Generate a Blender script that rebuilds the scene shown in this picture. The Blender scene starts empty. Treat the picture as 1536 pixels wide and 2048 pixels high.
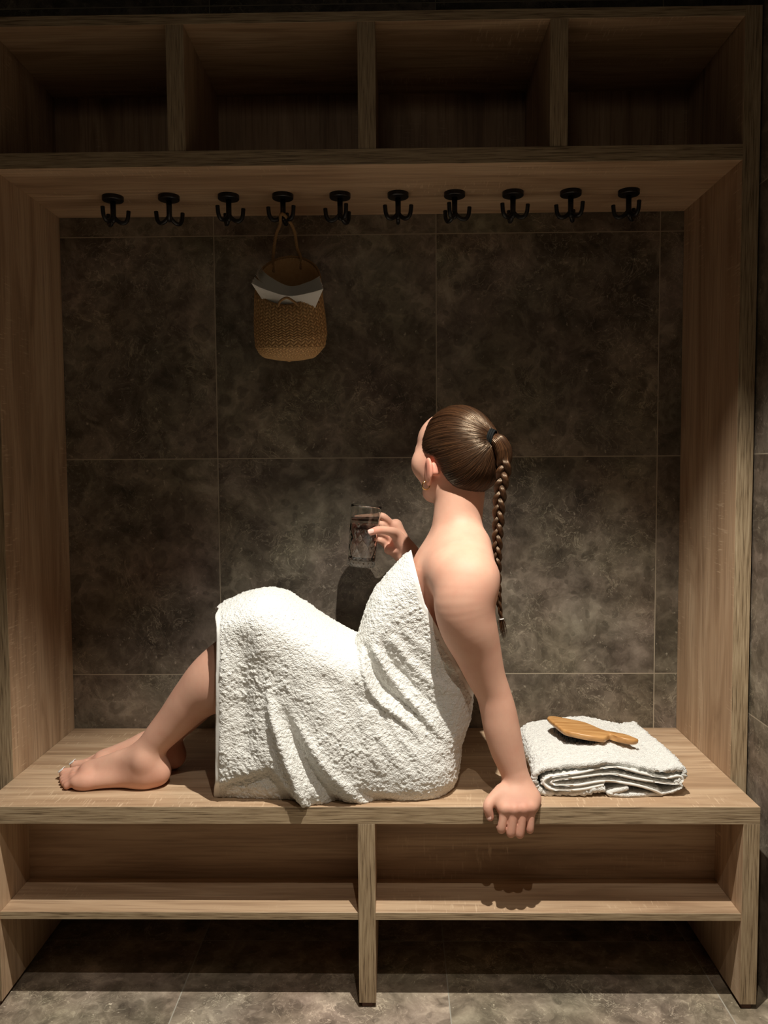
import bpy, bmesh, math, random
import numpy as np
from mathutils import Vector, Matrix
random.seed(7); RNG = np.random.default_rng(7)
PI = math.pi
col = bpy.context.scene.collection

# ------------------------------------------------------------------ camera (solved from the tile grid)
FPX, PITCH, YAW, ROLL = 1588.1, .0595, -.0158, -.0064
CX, CD, CZ = -.1103, 2.1781, 1.1827
cp, sp, cy_, sy_ = math.cos(PITCH), math.sin(PITCH), math.cos(YAW), math.sin(YAW)
Fv = np.array([sy_*cp, cy_*cp, -sp]); Rv = np.array([cy_, -sy_, 0.]); Uv = np.cross(Rv, Fv)
cr, sr = math.cos(ROLL), math.sin(ROLL); Rv, Uv = Rv*cr+Uv*sr, -Rv*sr+Uv*cr
Cv = np.array([CX, -CD, CZ])
def ray(px, py): return Fv+Rv*(px-768)/FPX-Uv*(py-1024)/FPX
def W(px, py, y): d = ray(px, py); return Cv+d*(y-Cv[1])/d[1]          # point of the plane Y = y seen at a pixel
def WZ(px, py, z): d = ray(px, py); return Cv+d*(z-Cv[2])/d[2]
cam = bpy.data.cameras.new('camera'); camo = bpy.data.objects.new('camera', cam); col.objects.link(camo)
cam.sensor_fit = 'HORIZONTAL'; cam.sensor_width = 36; cam.lens = FPX/1536*36; cam.clip_start = .05
M = Matrix(((Rv[0], Uv[0], -Fv[0], Cv[0]), (Rv[1], Uv[1], -Fv[1], Cv[1]), (Rv[2], Uv[2], -Fv[2], Cv[2]), (0, 0, 0, 1)))
camo.matrix_world = M
bpy.context.scene.camera = camo

XL, XR = -1.0172, .6621           # inner faces of the side panels
PD, BD = .3604, .5149             # panel depth, bench depth
ZB, ZBT = .4491, .4118            # bench board top, bottom
ZS, ZCB, ZCT, ZTOP = 1.8533, 1.8876, 2.1622, 2.1843
BT = .0373

# ------------------------------------------------------------------ helpers
def link(name, me, mat=None, parent=None, smooth=False):
    o = bpy.data.objects.new(name, me); col.objects.link(o)
    if mat: me.materials.append(mat)
    if parent: o.parent = parent
    if smooth:
        me.polygons.foreach_set('use_smooth', [True]*len(me.polygons))
    me.update()
    return o
def tag(o, label=None, cat=None, group=None, kind=None):
    if label: o['label'] = label
    if cat: o['category'] = cat
    if group: o['group'] = group
    if kind: o['kind'] = kind
    return o
def thing(name, label, cat, loc=(0, 0, 0), group=None):
    o = bpy.data.objects.new(name, None); col.objects.link(o); o.location = loc
    o.empty_display_size = .05
    return tag(o, label, cat, group)
class MB:
    def __init__(s): s.v = []; s.f = []
    def add(s, v, f):
        n = len(s.v); s.v += [tuple(map(float, p)) for p in v]; s.f += [tuple(int(i)+n for i in q) for q in f]; return s
    def box(s, x0, x1, y0, y1, z0, z1, bev=.0008):
        bm = bmesh.new(); bmesh.ops.create_cube(bm, size=1)
        for v in bm.verts: v.co = Vector(((x0+x1)/2+v.co.x*(x1-x0), (y0+y1)/2+v.co.y*(y1-y0), (z0+z1)/2+v.co.z*(z1-z0)))
        if bev: bmesh.ops.bevel(bm, geom=bm.edges[:], offset=bev, segments=1, affect='EDGES')
        bm.verts.index_update()
        s.add([v.co for v in bm.verts], [[v.index for v in f.verts] for f in bm.faces]); bm.free(); return s
    def tube(s, pts, r, n=10, cap=True, closed=False):
        pts = np.asarray(pts, float); m = len(pts); r = np.broadcast_to(np.asarray(r, float), (m,))
        if closed: t = np.roll(pts, -1, 0)-np.roll(pts, 1, 0)
        else: t = np.gradient(pts, axis=0)
        t /= np.linalg.norm(t, axis=1)[:, None]+1e-12
        a = np.array([0, 0, 1.]) if abs(t[0][2]) < .9 else np.array([1., 0, 0])
        nn = np.cross(t[0], a); nn /= np.linalg.norm(nn); N = [nn]
        for i in range(1, m):
            nn = N[-1]-t[i]*np.dot(N[-1], t[i]); nn /= np.linalg.norm(nn)+1e-12; N.append(nn)
        N = np.array(N); B = np.cross(t, N); an = np.arange(n)*2*PI/n
        v = pts[:, None]+r[:, None, None]*(N[:, None]*np.cos(an)[None, :, None]+B[:, None]*np.sin(an)[None, :, None])
        v = v.reshape(-1, 3); f = []
        for i in range(m if closed else m-1):
            j = (i+1) % m
            for k in range(n): f.append((i*n+k, i*n+(k+1) % n, j*n+(k+1) % n, j*n+k))
        if cap and not closed: f.append(tuple(range(n))[::-1]); f.append(tuple((m-1)*n+k for k in range(n)))
        return s.add(v, f)
    def loft(s, rings, caps=True, closed=True):
        n = len(rings[0]); v = np.concatenate(rings); f = []
        for i in range(len(rings)-1):
            for k in range(n if closed else n-1): f.append((i*n+k, i*n+(k+1) % n, (i+1)*n+(k+1) % n, (i+1)*n+k))
        if caps == 'strip':       # thin curved ribbons: close each end with a row of quads
            for b0 in (0, (len(rings)-1)*n):
                for i in range(n//2-1): f.append((b0+i, b0+i+1, b0+n-2-i, b0+n-1-i))
        elif caps: f.append(tuple(range(n))[::-1]); f.append(tuple((len(rings)-1)*n+k for k in range(n)))
        return s.add(v, f)
    def mesh(s, name):
        me = bpy.data.meshes.new(name); me.from_pydata(s.v, [], s.f); me.update()
        bm = bmesh.new(); bm.from_mesh(me); bmesh.ops.recalc_face_normals(bm, faces=bm.faces); bm.to_mesh(me); bm.free()
        return me
    def build(s, name, mat, parent=None, smooth=False): return link(name, s.mesh(name), mat, parent, smooth)
def catmull(P, n):
    P = np.asarray(P, float); k = len(P); Q = np.vstack([2*P[0]-P[1], P, 2*P[-1]-P[-2]]); out = []
    for u in np.linspace(0, k-1, n):
        i = min(int(u), k-2); t = u-i; a, b, c, d = Q[i:i+4]
        out.append(.5*((2*b)+(c-a)*t+(2*a-5*b+4*c-d)*t*t+(3*b-a-3*c+d)*t**3))
    return np.array(out)

# ------------------------------------------------------------------ materials
class NT:
    def __init__(s, name):
        s.m = bpy.data.materials.new(name); s.m.use_nodes = True; s.t = s.m.node_tree; s.N = s.t.nodes
        s.b = s.N['Principled BSDF']
    def n(s, k, **kw):
        o = s.N.new(k)
        for a, b in kw.items():
            if a in ('operation', 'data_type', 'blend_type', 'noise_dimensions', 'feature', 'distance', 'attribute_name', 'wave_type', 'bands_direction', 'voronoi_dimensions', 'vector_type', 'interpolation_type', 'noise_type', 'normalize'): setattr(o, a, b)
            else:
                key = int(a[1:]) if a[0] == 'i' and a[1:].isdigit() else a.replace('_', ' ')
                if isinstance(b, bpy.types.NodeSocket): s.t.links.new(b, o.inputs[key])
                else: o.inputs[key].default_value = b
        return o
    def math(s, op, a, b=0., c=None, clamp=False):
        o = s.N.new('ShaderNodeMath'); o.operation = op; o.use_clamp = clamp
        for i, x in enumerate((a, b, c)):
            if x is None: continue
            if isinstance(x, bpy.types.NodeSocket): s.t.links.new(x, o.inputs[i])
            else: o.inputs[i].default_value = x
        return o.outputs[0]
    def mix(s, f, a, b, kind='MIX'):
        o = s.N.new('ShaderNodeMix'); o.data_type = 'RGBA'; o.blend_type = kind
        for i, x in ((0, f), (6, a), (7, b)):
            if isinstance(x, bpy.types.NodeSocket): s.t.links.new(x, o.inputs[i])
            else: o.inputs[i].default_value = x if i == 0 else (*x, 1)
        return o.outputs[2]
    def ramp(s, f, stops):
        o = s.N.new('ShaderNodeValToRGB'); e = o.color_ramp.elements
        while len(e) < len(stops): e.new(.5)
        for q, (p, c) in zip(e, stops): q.position = p; q.color = (*c, 1) if len(c) == 3 else c
        s.t.links.new(f, o.inputs[0]); return o.outputs[0]
    def mapr(s, f, a, b, c, d):
        o = s.N.new('ShaderNodeMapRange'); s.t.links.new(f, o.inputs[0])
        for i, x in enumerate((a, b, c, d)): o.inputs[i+1].default_value = x
        return o.outputs[0]
    def noise(s, vec, scale, detail=4, rough=.5, dist=0.): return s.n('ShaderNodeTexNoise', Vector=vec, Scale=scale, Detail=float(detail), Roughness=rough, Distortion=dist)
    def pos(s): return s.N.new('ShaderNodeNewGeometry').outputs['Position']
    def vmul(s, v, k):
        o = s.N.new('ShaderNodeVectorMath'); o.operation = 'MULTIPLY'; s.t.links.new(v, o.inputs[0]); o.inputs[1].default_value = k; return o.outputs[0]
    def vadd(s, v, k):
        o = s.N.new('ShaderNodeVectorMath'); o.operation = 'ADD'; s.t.links.new(v, o.inputs[0])
        if isinstance(k, bpy.types.NodeSocket): s.t.links.new(k, o.inputs[1])
        else: o.inputs[1].default_value = k
        return o.outputs[0]
    def set(s, **kw):
        for a, b in kw.items():
            i = s.b.inputs[a.replace('_', ' ')]
            if isinstance(b, bpy.types.NodeSocket): s.t.links.new(b, i)
            elif isinstance(b, tuple) and len(b) == 3 and i.type == 'RGBA': i.default_value = (*b, 1)
            else: i.default_value = b
        return s
    def bump(s, h, strength=.3, dist=.002, normal=None):
        o = s.N.new('ShaderNodeBump'); o.inputs['Strength'].default_value = strength; o.inputs['Distance'].default_value = dist
        s.t.links.new(h, o.inputs['Height'])
        if normal: s.t.links.new(normal, o.inputs['Normal'])
        s.t.links.new(o.outputs[0], s.b.inputs['Normal']); return o.outputs[0]
def srgb(r, g, b):
    f = lambda c: (c/255/12.92 if c/255 <= .04045 else ((c/255+.055)/1.055)**2.4)
    return (f(r), f(g), f(b))

def wood(name, axis, off=(0, 0, 0), fine=False):
    m = NT(name); p = m.vadd(m.pos(), off)
    along = {'x': (1., 1., 1.), 'z': (1., 1., 1.)}
    def sv(a, c): return m.vmul(p, (a, c, c) if axis == 'x' else (c, c, a))
    if fine:      # narrow edge banding with short dark pores
        n1 = m.noise(sv(14., 420.), 1., 4, .6).outputs[0]
        n2 = m.noise(sv(3., 60.), 1., 3, .5).outputs[0]
        c = m.ramp(n1, [(.34, srgb(98, 82, 60)), (.45, srgb(158, 136, 106)), (.60, srgb(184, 163, 131)), (.76, srgb(206, 186, 154))])
        c = m.mix(m.math('MULTIPLY', n2, .35), c, srgb(150, 126, 98))
        m.set(Base_Color=c, Roughness=.55); m.bump(n1, .25, .0006); return m.m
    n0 = m.noise(sv(.9, 5.), 1., 3, .5, .6)
    warp = m.vadd(sv(1.0, 9.), n0.outputs['Color'])
    n1 = m.noise(warp, 1.4, 5, .55, 1.2).outputs[0]
    n2 = m.noise(sv(5., 190.), 1., 4, .6).outputs[0]
    band = m.noise(sv(.5, 13.), 1., 2, .5).outputs[0]
    c = m.ramp(n1, [(.30, srgb(142, 116, 90)), (.44, srgb(178, 149, 119)), (.56, srgb(196, 168, 137)), (.72, srgb(210, 184, 153))])
    c = m.mix(m.mapr(band, .45, .62, 0., .42), c, srgb(160, 128, 98))
    c = m.mix(m.mapr(n2, .48, .66, 0., .5), c, srgb(128, 100, 76))
    # pale saw marks across the grain, in patches
    sm = m.noise(sv(230., 26.), 1., 2, .5).outputs[0]
    pt = m.noise(sv(2.2, 7.), 1., 2, .5).outputs[0]
    k = m.math('MULTIPLY', m.mapr(sm, .60, .70, 0., 1.), m.mapr(pt, .50, .62, 0., .5))
    c = m.mix(k, c, srgb(226, 200, 168))
    m.set(Base_Color=c, Roughness=.5); m.bump(n2, .2, .0006); return m.m
WX = wood('oak_horizontal_grain', 'x'); WXS = wood('oak_shelf_grain', 'x', (3.3, .7, 1.9)); WZm = wood('oak_vertical_grain', 'z', (1.7, .4, 0))
EX = wood('oak_edge_horizontal', 'x', fine=True); EZ = wood('oak_edge_vertical', 'z', fine=True)

def stone(name, floor=False):
    m = NT(name); p = m.pos(); s = m.N.new('ShaderNodeSeparateXYZ'); m.t.links.new(p, s.inputs[0])
    X, Y, Z = s.outputs
    def line(v, off, w):
        fr = m.math('FRACT', m.math('DIVIDE', m.math('ADD', v, off), .6))
        d = m.math('MULTIPLY', m.math('ABSOLUTE', m.math('SUBTRACT', fr, .5)), .6)
        return m.math('GREATER_THAN', d, .3-w)
    if floor:
        a, b = line(X, 60., .0013), line(Y, 60.27, .0013)
        ix, iy = m.math('FLOOR', m.math('DIVIDE', m.math('ADD', X, 60.), .6)), m.math('FLOOR', m.math('DIVIDE', m.math('ADD', Y, 60.27), .6))
    else:
        U = m.math('ADD', X, Y) if False else None
        geo = m.N.new('ShaderNodeNewGeometry'); sn = m.N.new('ShaderNodeSeparateXYZ'); m.t.links.new(geo.outputs['Normal'], sn.inputs[0])
        isx = m.math('GREATER_THAN', m.math('ABSOLUTE', sn.outputs[0]), .5)
        h = m.math('ADD', m.math('MULTIPLY', isx, m.math('ADD', Y, .28)), m.math('MULTIPLY', m.math('SUBTRACT', 1., isx), X))
        a, b = line(h, 60., .0013), line(Z, 60.-1.8018+.0, .0013)
        ix, iy = m.math('FLOOR', m.math('DIVIDE', m.math('ADD', h, 60.), .6)), m.math('FLOOR', m.math('DIVIDE', m.math('ADD', Z, 58.1982), .6))
    g = m.math('MAXIMUM', a, b)
    cid = m.N.new('ShaderNodeCombineXYZ'); m.t.links.new(m.math('MULTIPLY', ix, 3.71), cid.inputs[0]); m.t.links.new(m.math('MULTIPLY', iy, 5.37), cid.inputs[1]); m.t.links.new(m.math('MULTIPLY', ix, 1.3), cid.inputs[2])
    q = m.vadd(p, cid.outputs[0])
    w1 = m.noise(q, 6., 4, .6, .3); ww = m.vadd(q, m.vmul(w1.outputs['Color'], (.10, .10, .10)))
    big = m.noise(q, 3.2, 5, .62, .8).outputs[0]
    med = m.noise(ww, 17., 6, .65, .4).outputs[0]
    c = m.ramp(m.math('ADD', m.math('MULTIPLY', big, .5), m.math('MULTIPLY', med, .5)), [(.35, srgb(54, 48, 42)), (.46, srgb(86, 78, 69)), (.55, srgb(110, 101, 91)), (.68, srgb(148, 139, 126))])
    v = m.n('ShaderNodeTexVoronoi', feature='F1', Vector=ww, Scale=17.); 
    vd = m.mapr(v.outputs['Distance'], .36, .42, 1., 0.)
    vc = m.N.new('ShaderNodeSeparateColor'); m.t.links.new(v.outputs['Color'], vc.inputs[0])
    pe = m.math('MULTIPLY', vd, m.math('GREATER_THAN', vc.outputs[0], .58))
    c = m.mix(m.math('MULTIPLY', pe, .42), c, srgb(62, 56, 48))
    v2 = m.n('ShaderNodeTexVoronoi', feature='F1', Vector=m.vadd(ww, (7., 3., 1.)), Scale=38.); vc2 = m.N.new('ShaderNodeSeparateColor'); m.t.links.new(v2.outputs['Color'], vc2.inputs[0])
    pe2 = m.math('MULTIPLY', m.mapr(v2.outputs['Distance'], .34, .40, 1., 0.), m.math('GREATER_THAN', vc2.outputs[1], .68))
    c = m.mix(m.math('MULTIPLY', pe2, .35), c, srgb(58, 53, 46)); pe3 = m.math('MULTIPLY', m.mapr(v2.outputs['Distance'], .26, .36, 1., 0.), m.math('GREATER_THAN', vc2.outputs[2], .86))
    c = m.mix(m.math('MULTIPLY', pe3, .12), c, srgb(170, 160, 145))
    # pale hairline veining
    def vein(sc, wd, o):
        n = m.noise(m.vadd(ww, (o, o, o)), sc, 5, .6, .9).outputs[0]
        return m.mapr(m.math('ABSOLUTE', m.math('SUBTRACT', n, .5)), 0., wd, 1., 0.)
    pm = m.mapr(m.noise(q, 5., 3, .5).outputs[0], .42, .62, .1, 1.)
    vv = m.math('MULTIPLY', m.math('MAXIMUM', vein(9., .008, 1.3), m.math('MULTIPLY', vein(26., .014, 5.1), .6)), pm)
    c = m.mix(m.math('MULTIPLY', vv, .42), c, srgb(186, 176, 158))
    sp_ = m.noise(q, 75., 3, .6).outputs[0]
    c = m.mix(m.mapr(sp_, .66, .74, 0., .5), c, srgb(178, 168, 154))
    tint = m.noise(q, 4.5, 2, .5).outputs['Color']
    c = m.mix(.10, c, m.mix(1., c, tint, 'OVERLAY'))
    if not floor: c = m.mix(1., c, (1.30, 1.28, 1.20), 'MULTIPLY')
    else: c = m.mix(1., c, (2.5, 2.46, 2.28), 'MULTIPLY')
    c = m.mix(g, c, srgb(168, 156, 136) if not floor else srgb(172, 167, 154))
    m.set(Base_Color=c, Roughness=.5, Specular_IOR_Level=.3)
    m.bump(m.math('SUBTRACT', m.math('MULTIPLY', med, .2), g), .3, .001)
    return m.m
STONE = stone('dark_stone_tile'); FLOOR = stone('grey_stone_floor_tile', True)

def plain(name, c, rough=.5, metal=0., **kw):
    m = NT(name); n = m.noise(m.pos(), 60., 2).outputs[0]
    m.set(Base_Color=m.mix(m.math('MULTIPLY', n, .12), c, tuple(x*.8 for x in c)), Roughness=rough, Metallic=metal, **kw); return m.m
BLACK = plain('black_powder_coat', (.006, .006, .007), .38)
PLASTER = plain('dark_ceiling_paint', (.05, .048, .045), .8)
GOLD = plain('polished_gold', (.85, .55, .22), .18, 1.)
ELAST = plain('black_elastic', (.005, .006, .006), .8, Specular_IOR_Level=.15)
CLEARB = plain('clear_hair_band', (.75, .72, .68), .3)
RUBBER = plain('brown_plastic_glide', srgb(96, 62, 45), .5)
NAILW = plain('white_nail_polish', (.9, .9, .86), .2)
NAILP = plain('bare_fingernail', (.80, .50, .42), .28)
NAILD = plain('dark_nail_polish', (.03, .012, .012), .2)
BRIST = plain('black_bristle', (.01, .01, .011), .45)
ROPE = plain('seagrass_rope', srgb(150, 118, 78), .85)

def m_skin():
    m = NT('skin'); p = m.pos(); n = m.noise(p, 22., 4, .55).outputs[0]; n2 = m.noise(p, 420., 3, .6).outputs[0]
    c = m.mix(m.mapr(n, .35, .7, 0., .5), srgb(217, 170, 146), srgb(204, 148, 126))
    a = m.n('ShaderNodeAttribute', attribute_name='blush').outputs['Fac']
    c = m.mix(m.math('MULTIPLY', a, .75), c, srgb(208, 122, 104))
    m.set(Base_Color=c, Roughness=.58, Subsurface_Weight=.12, Subsurface_Scale=.01, Specular_IOR_Level=.28)
    m.b.inputs['Subsurface Radius'].default_value = (1., .35, .2)
    m.bump(n2, .08, .0006); return m.m
SKIN = m_skin()
def m_terry(name, sc=1.):
    m = NT(name); p = m.pos()
    w = m.vadd(p, m.vmul(m.noise(p, 120., 2).outputs['Color'], (.006, .006, .006)))
    v = m.n('ShaderNodeTexVoronoi', feature='F1', Vector=w, Scale=300.*sc).outputs['Distance']
    n = m.noise(p, 900.*sc, 2, .6).outputs[0]
    h = m.math('SUBTRACT', m.math('MULTIPLY', n, .5), v)
    m.set(Base_Color=m.mix(m.mapr(n, .4, .65, 0., .25), (.86, .85, .80), (.74, .73, .68)), Roughness=.95, Sheen_Weight=.25, Specular_IOR_Level=.1)
    m.bump(h, .7, .003); return m.m
TERRY = m_terry('white_terry_cloth')
TERRYF = m_terry('white_folded_terry', 1.5)
def m_hem():
    m = NT('white_woven_hem'); p = m.pos(); n = m.noise(m.vmul(p, (200, 200, 700)), 1., 2).outputs[0]
    m.set(Base_Color=(.88, .87, .82), Roughness=.85); m.bump(n, .3, .0008); return m.m
HEM = m_hem()
def m_hair():
    m = NT('brown_hair'); p = m.pos(); n = m.noise(p, 60., 3).outputs[0]
    a = m.n('ShaderNodeAttribute', attribute_name='tone').outputs['Fac']
    c = m.mix(a, srgb(34, 21, 14), srgb(84, 55, 34)); c = m.mix(m.mapr(n, .4, .7, 0., .4), c, srgb(56, 36, 24))
    m.set(Base_Color=c, Roughness=.32, Specular_IOR_Level=.6, Specular_Tint=(1., .78, .55)); return m.m
HAIR = m_hair()
def m_brushwood():
    m = NT('honey_wood'); p = m.pos(); n = m.noise(m.vmul(p, (12, 90, 90)), 1., 3).outputs[0]
    m.set(Base_Color=m.ramp(n, [(.3, srgb(172, 120, 66)), (.7, srgb(208, 160, 102))]), Roughness=.32); return m.m
BWOOD = m_brushwood()
def m_glass():
    m = NT('clear_glass'); m.set(Base_Color=(.98, 1., .99), Roughness=.0, IOR=1.48, Transmission_Weight=1.); return m.m
GLASS = m_glass()
def m_liq():
    m = NT('pink_water'); m.set(Base_Color=(1., .89, .86), Roughness=.0, IOR=1.333, Transmission_Weight=1.); return m.m
LIQ = m_liq()
def m_paper():
    m = NT('white_paper'); p = m.pos(); n = m.noise(p, 500., 2).outputs[0]
    m.set(Base_Color=m.mix(m.math('MULTIPLY', n, .2), (.80, .80, .76), (.66, .67, .64)), Roughness=.9); m.bump(n, .2, .0005); return m.m
PAPER = m_paper()
def m_weave():
    m = NT('woven_seagrass'); a = m.n('ShaderNodeAttribute', attribute_name='weave').outputs['Fac']; p = m.pos()
    n = m.noise(p, 120., 3).outputs[0]
    c = m.mix(a, srgb(100, 68, 34), srgb(236, 196, 138)); c = m.mix(m.mapr(n, .4, .7, 0., .45), c, srgb(170, 124, 74))
    m.set(Base_Color=c, Roughness=.7); m.bump(n, .2, .001); return m.m
WEAVE = m_weave()

# ------------------------------------------------------------------ setting
def struct(name, mb, mat): return tag(mb.build(name, mat), kind='structure')
struct('floor', MB().box(-3.2, .82, -4.2, .1, -.1, 0, 0), FLOOR)
struct('wall_back', MB().box(-3.2, .82, .0, .1, 0, 2.6, 0), STONE)
struct('wall_right', MB().box(.7035, .82, -4.2, 0, 0, 2.6, 0), STONE)
struct('ceiling', MB().box(-3.2, .82, -4.2, .1, 2.45, 2.6, 0), PLASTER)

# ------------------------------------------------------------------ cubby cabinet with side panels
cab = thing('cubby_cabinet', 'tall oak cabinet frame with four open cubbies along the top and two side panels', 'cabinet', ((XL+XR)/2, -.18, 0))
def board(name, parent, x0, x1, y0, y1, z0, z1, body, edge, label=None, es=.0006, inv=True):
    """board with its front edge band; both in world coordinates, parented"""
    o = MB().box(x0, x1, y0+.0012, y1, z0, z1).build(name, body)
    e = MB().box(x0, x1, y0, y0+.0012, z0, z1, .0003).build('edge_band', edge, o)
    o.parent = parent
    if parent: o.matrix_parent_inverse = Matrix.Translation(-Vector(parent.location))
    if label: o['label'] = label
    return o
G = .0015
board('side_panel', cab, XL-BT, XL, -PD, -G, 0.001, ZTOP, WZm, EZ)
board('side_panel', cab, XR, XR+BT, -PD, -G, 0.001, ZTOP, WZm, EZ)
board('bottom_board', cab, XL, XR, -PD, -G, ZS, ZCB, WX, EX)
board('top_board', cab, XL, XR, -PD, -G, ZCT, ZTOP, WXS, EX)
for x in (-.6184, -.1914, .2353): board('divider', cab, x, x+.0395, -PD+.001, -.012, ZCB, ZCT, WZm, EZ)
o = MB().box(XL, XR, -.012, -G, ZCB, ZCT, 0).build('back_panel', WZm, cab); o.matrix_parent_inverse = Matrix.Translation(-Vector(cab.location))

# ------------------------------------------------------------------ bench
bench = thing('bench', 'long oak bench with a low shelf in two bays under the seat', 'bench', ((XL+XR)/2, -.25, 0))
board('seat_board', bench, XL+.0005, XR-.0005, -BD, -G, ZBT, ZB, WX, EX)
LT = .0355
for x0, x1 in ((XL+.0005, XL+LT), (XR-LT, XR-.0005), (-.1975, -.1605)):
    l = board('leg_panel', bench, x0, x1, -BD, -.02, .012, ZBT, WZm, EZ)
    for yy in (-BD+.02, -.08):
        g = MB().box(x0+.006, x1-.008, yy-.015, yy+.015, .0, .012, .001).build('glide', RUBBER); g.parent = l
for x0, x1 in ((XL+LT, -.1975), (-.1605, XR-LT)):
    board('shelf', bench, x0, x1, -.511, -.367, .1965, .2125, WXS, EX)
    o = MB().box(x0, x1, -.367, -.351, .1965, ZBT, 0).build('back_panel', WXS, bench); o.matrix_parent_inverse = Matrix.Translation(-Vector(bench.location))

# ------------------------------------------------------------------ hooks
HOOKS = [(221, 384, -22), (336, 385, 14), (456, 384, -35), (565, 383, -68), (680, 383, 27), (796, 383, 60), (909, 381, -25), (1026, 379, -52), (1142, 377, 38), (1257, 377, 25)]
ordn = ['leftmost black triple prong hook under the cubby cabinet', 'second black triple prong hook from the left end', 'third black triple prong hook from the left, left neighbour of the hook with the basket',
        'black triple prong hook from which the wicker basket hangs', 'black triple prong hook just right of the hook with the basket', 'sixth black triple prong hook from the left, fifth from the right end',
        'seventh black triple prong hook from the left, above and just left of the head', 'eighth black triple prong hook from the left, third from the right end', 'ninth black triple prong hook from the left, second from the right end', 'rightmost black triple prong hook under the cubby cabinet']
def ring(c, r, n=32, ax=(1, 0, 0), ay=(0, 1, 0)):
    a = np.arange(n)*2*PI/n; c = np.asarray(c, float)
    return c+r*(np.cos(a)[:, None]*np.array(ax, float)+np.sin(a)[:, None]*np.array(ay, float))
hookproto = thing('coat_hook', ordn[0], 'hook', (0, 0, 0), 'hooks under the cubby cabinet')
MB().loft([ring((0, 0, 0), .0262), ring((0, 0, -.0095), .0262), ring((0, 0, -.011), .0245), ring((0, 0, -.0118), .008)]).build('flange', BLACK, hookproto, False)
MB().loft([ring((0, 0, -.0115), .0068), ring((0, 0, -.052), .0068), ring((0, 0, -.060), .0062), ring((0, 0, -.064), .003)]).build('stem', BLACK, hookproto, True)
for k in range(3):
    th = k*2*PI/3; d = np.array([math.sin(th), -math.cos(th), 0])
    prof = catmull([(0.002, -.050), (.008, -.057), (.018, -.0635), (.028, -.063), (.0345, -.054), (.0365, -.042), (.0372, -.034)], 22)
    MB().tube([d*r+np.array([0, 0, z]) for r, z in prof], [.0052]*20+[.0054, .0050], 12).build('prong', BLACK, hookproto, True)
parts = list(hookproto.children)
for i, (px, py, ang) in enumerate(HOOKS):
    p = WZ(px, py+5, ZS)
    if i == 0: h = hookproto
    else:
        h = hookproto.copy(); col.objects.link(h)
        for c in parts: q = c.copy(); col.objects.link(q); q.parent = h
    h['label'] = ordn[i]; h.location = (p[0], -.168, ZS); h.rotation_euler = (0, 0, math.radians(ang))

# ------------------------------------------------------------------ implicit modelling kit
def rcone(X, Y, Z, a, b, ra, rb):
    """exact distance to a cone with round ends"""
    u = b-a; L = float(np.sqrt(u@u))+1e-9; u = u/L; s = np.clip((ra-rb)/L, -.95, .95)
    x, y, z = X-a[0], Y-a[1], Z-a[2]; al = x*u[0]+y*u[1]+z*u[2]; pe = np.sqrt(np.maximum(x*x+y*y+z*z-al*al, 0))
    t = np.clip(al-s/math.sqrt(1-s*s)*pe, 0, L); return np.sqrt(pe*pe+(al-t)**2)-(ra-s*t)
class Grid:
    def __init__(s, xs, ys, zs): s.x, s.y, s.z = [np.asarray(a, np.float32) for a in (xs, ys, zs)]; s.F = np.full((len(xs), len(ys), len(zs)), 9., np.float32)
    def sl(s, lo, hi):
        r = []
        for a, l, h in zip((s.x, s.y, s.z), lo, hi):
            i0, i1 = np.searchsorted(a, l), np.searchsorted(a, h)
            if i1 <= i0: return None
            r.append(slice(i0, i1))
        return tuple(r)
    def pts(s, q): return s.x[q[0]][:, None, None], s.y[q[1]][None, :, None], s.z[q[2]][None, None, :]
    def smin(s, f, lo, hi, k):
        m = k*1.0+.012; q = s.sl(np.array(lo)-m, np.array(hi)+m)
        if q is None: return
        X, Y, Z = s.pts(q); d = f(X, Y, Z).astype(np.float32); a = s.F[q]
        if k > 0:
            h = np.maximum(k-np.abs(a-d), 0)/k; s.F[q] = np.minimum(a, d)-h*h*k*.25
        else: s.F[q] = np.minimum(a, d)
    def smax(s, f, lo, hi, k):
        q = s.sl(np.array(lo)-k, np.array(hi)+k)
        if q is None: return
        X, Y, Z = s.pts(q); d = -f(X, Y, Z).astype(np.float32); a = s.F[q]
        h = np.maximum(k-np.abs(a-d), 0)/k; s.F[q] = np.maximum(a, d)+h*h*k*.25
    def cone(s, a, b, ra, rb, k=.02):
        a, b = np.array(a, float), np.array(b, float); ba = b-a; L = float(ba@ba)+1e-12
        def f(X, Y, Z):
            return rcone(X, Y, Z, a, b, ra, rb)
        m = max(ra, rb); s.smin(f, np.minimum(a, b)-m, np.maximum(a, b)+m, k)
    def chain(s, P, k=.02):
        A = np.array([np.append(p[0], p[1]) for p in P]); A = catmull(A, (len(A)-1)*5+1) if len(A) > 2 else A
        m = A[:, 3].max()
        def f(X, Y, Z):
            d = None
            for a, b in zip(A, A[1:]):
                e = rcone(X, Y, Z, a[:3], b[:3], a[3], b[3])
                d = e if d is None else np.minimum(d, e)
            return d
        s.smin(f, A[:, :3].min(0)-m, A[:, :3].max(0)+m, k)
    def ell(s, c, r, R=None, k=.02, sub=False):
        c = np.array(c, float); r = np.array(r, float); R = np.eye(3) if R is None else np.array(R, float)   # rows = axes
        def f(X, Y, Z):
            x, y, z = X-c[0], Y-c[1], Z-c[2]
            a = (R[0][0]*x+R[0][1]*y+R[0][2]*z)/r[0]; b = (R[1][0]*x+R[1][1]*y+R[1][2]*z)/r[1]; d = (R[2][0]*x+R[2][1]*y+R[2][2]*z)/r[2]
            k0 = np.sqrt(a*a+b*b+d*d); k1 = np.sqrt((a/r[0])**2+(b/r[1])**2+(d/r[2])**2)+1e-9
            return k0*(k0-1)/k1
        m = max(r); (s.smax if sub else s.smin)(f, c-m, c+m, k)
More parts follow.
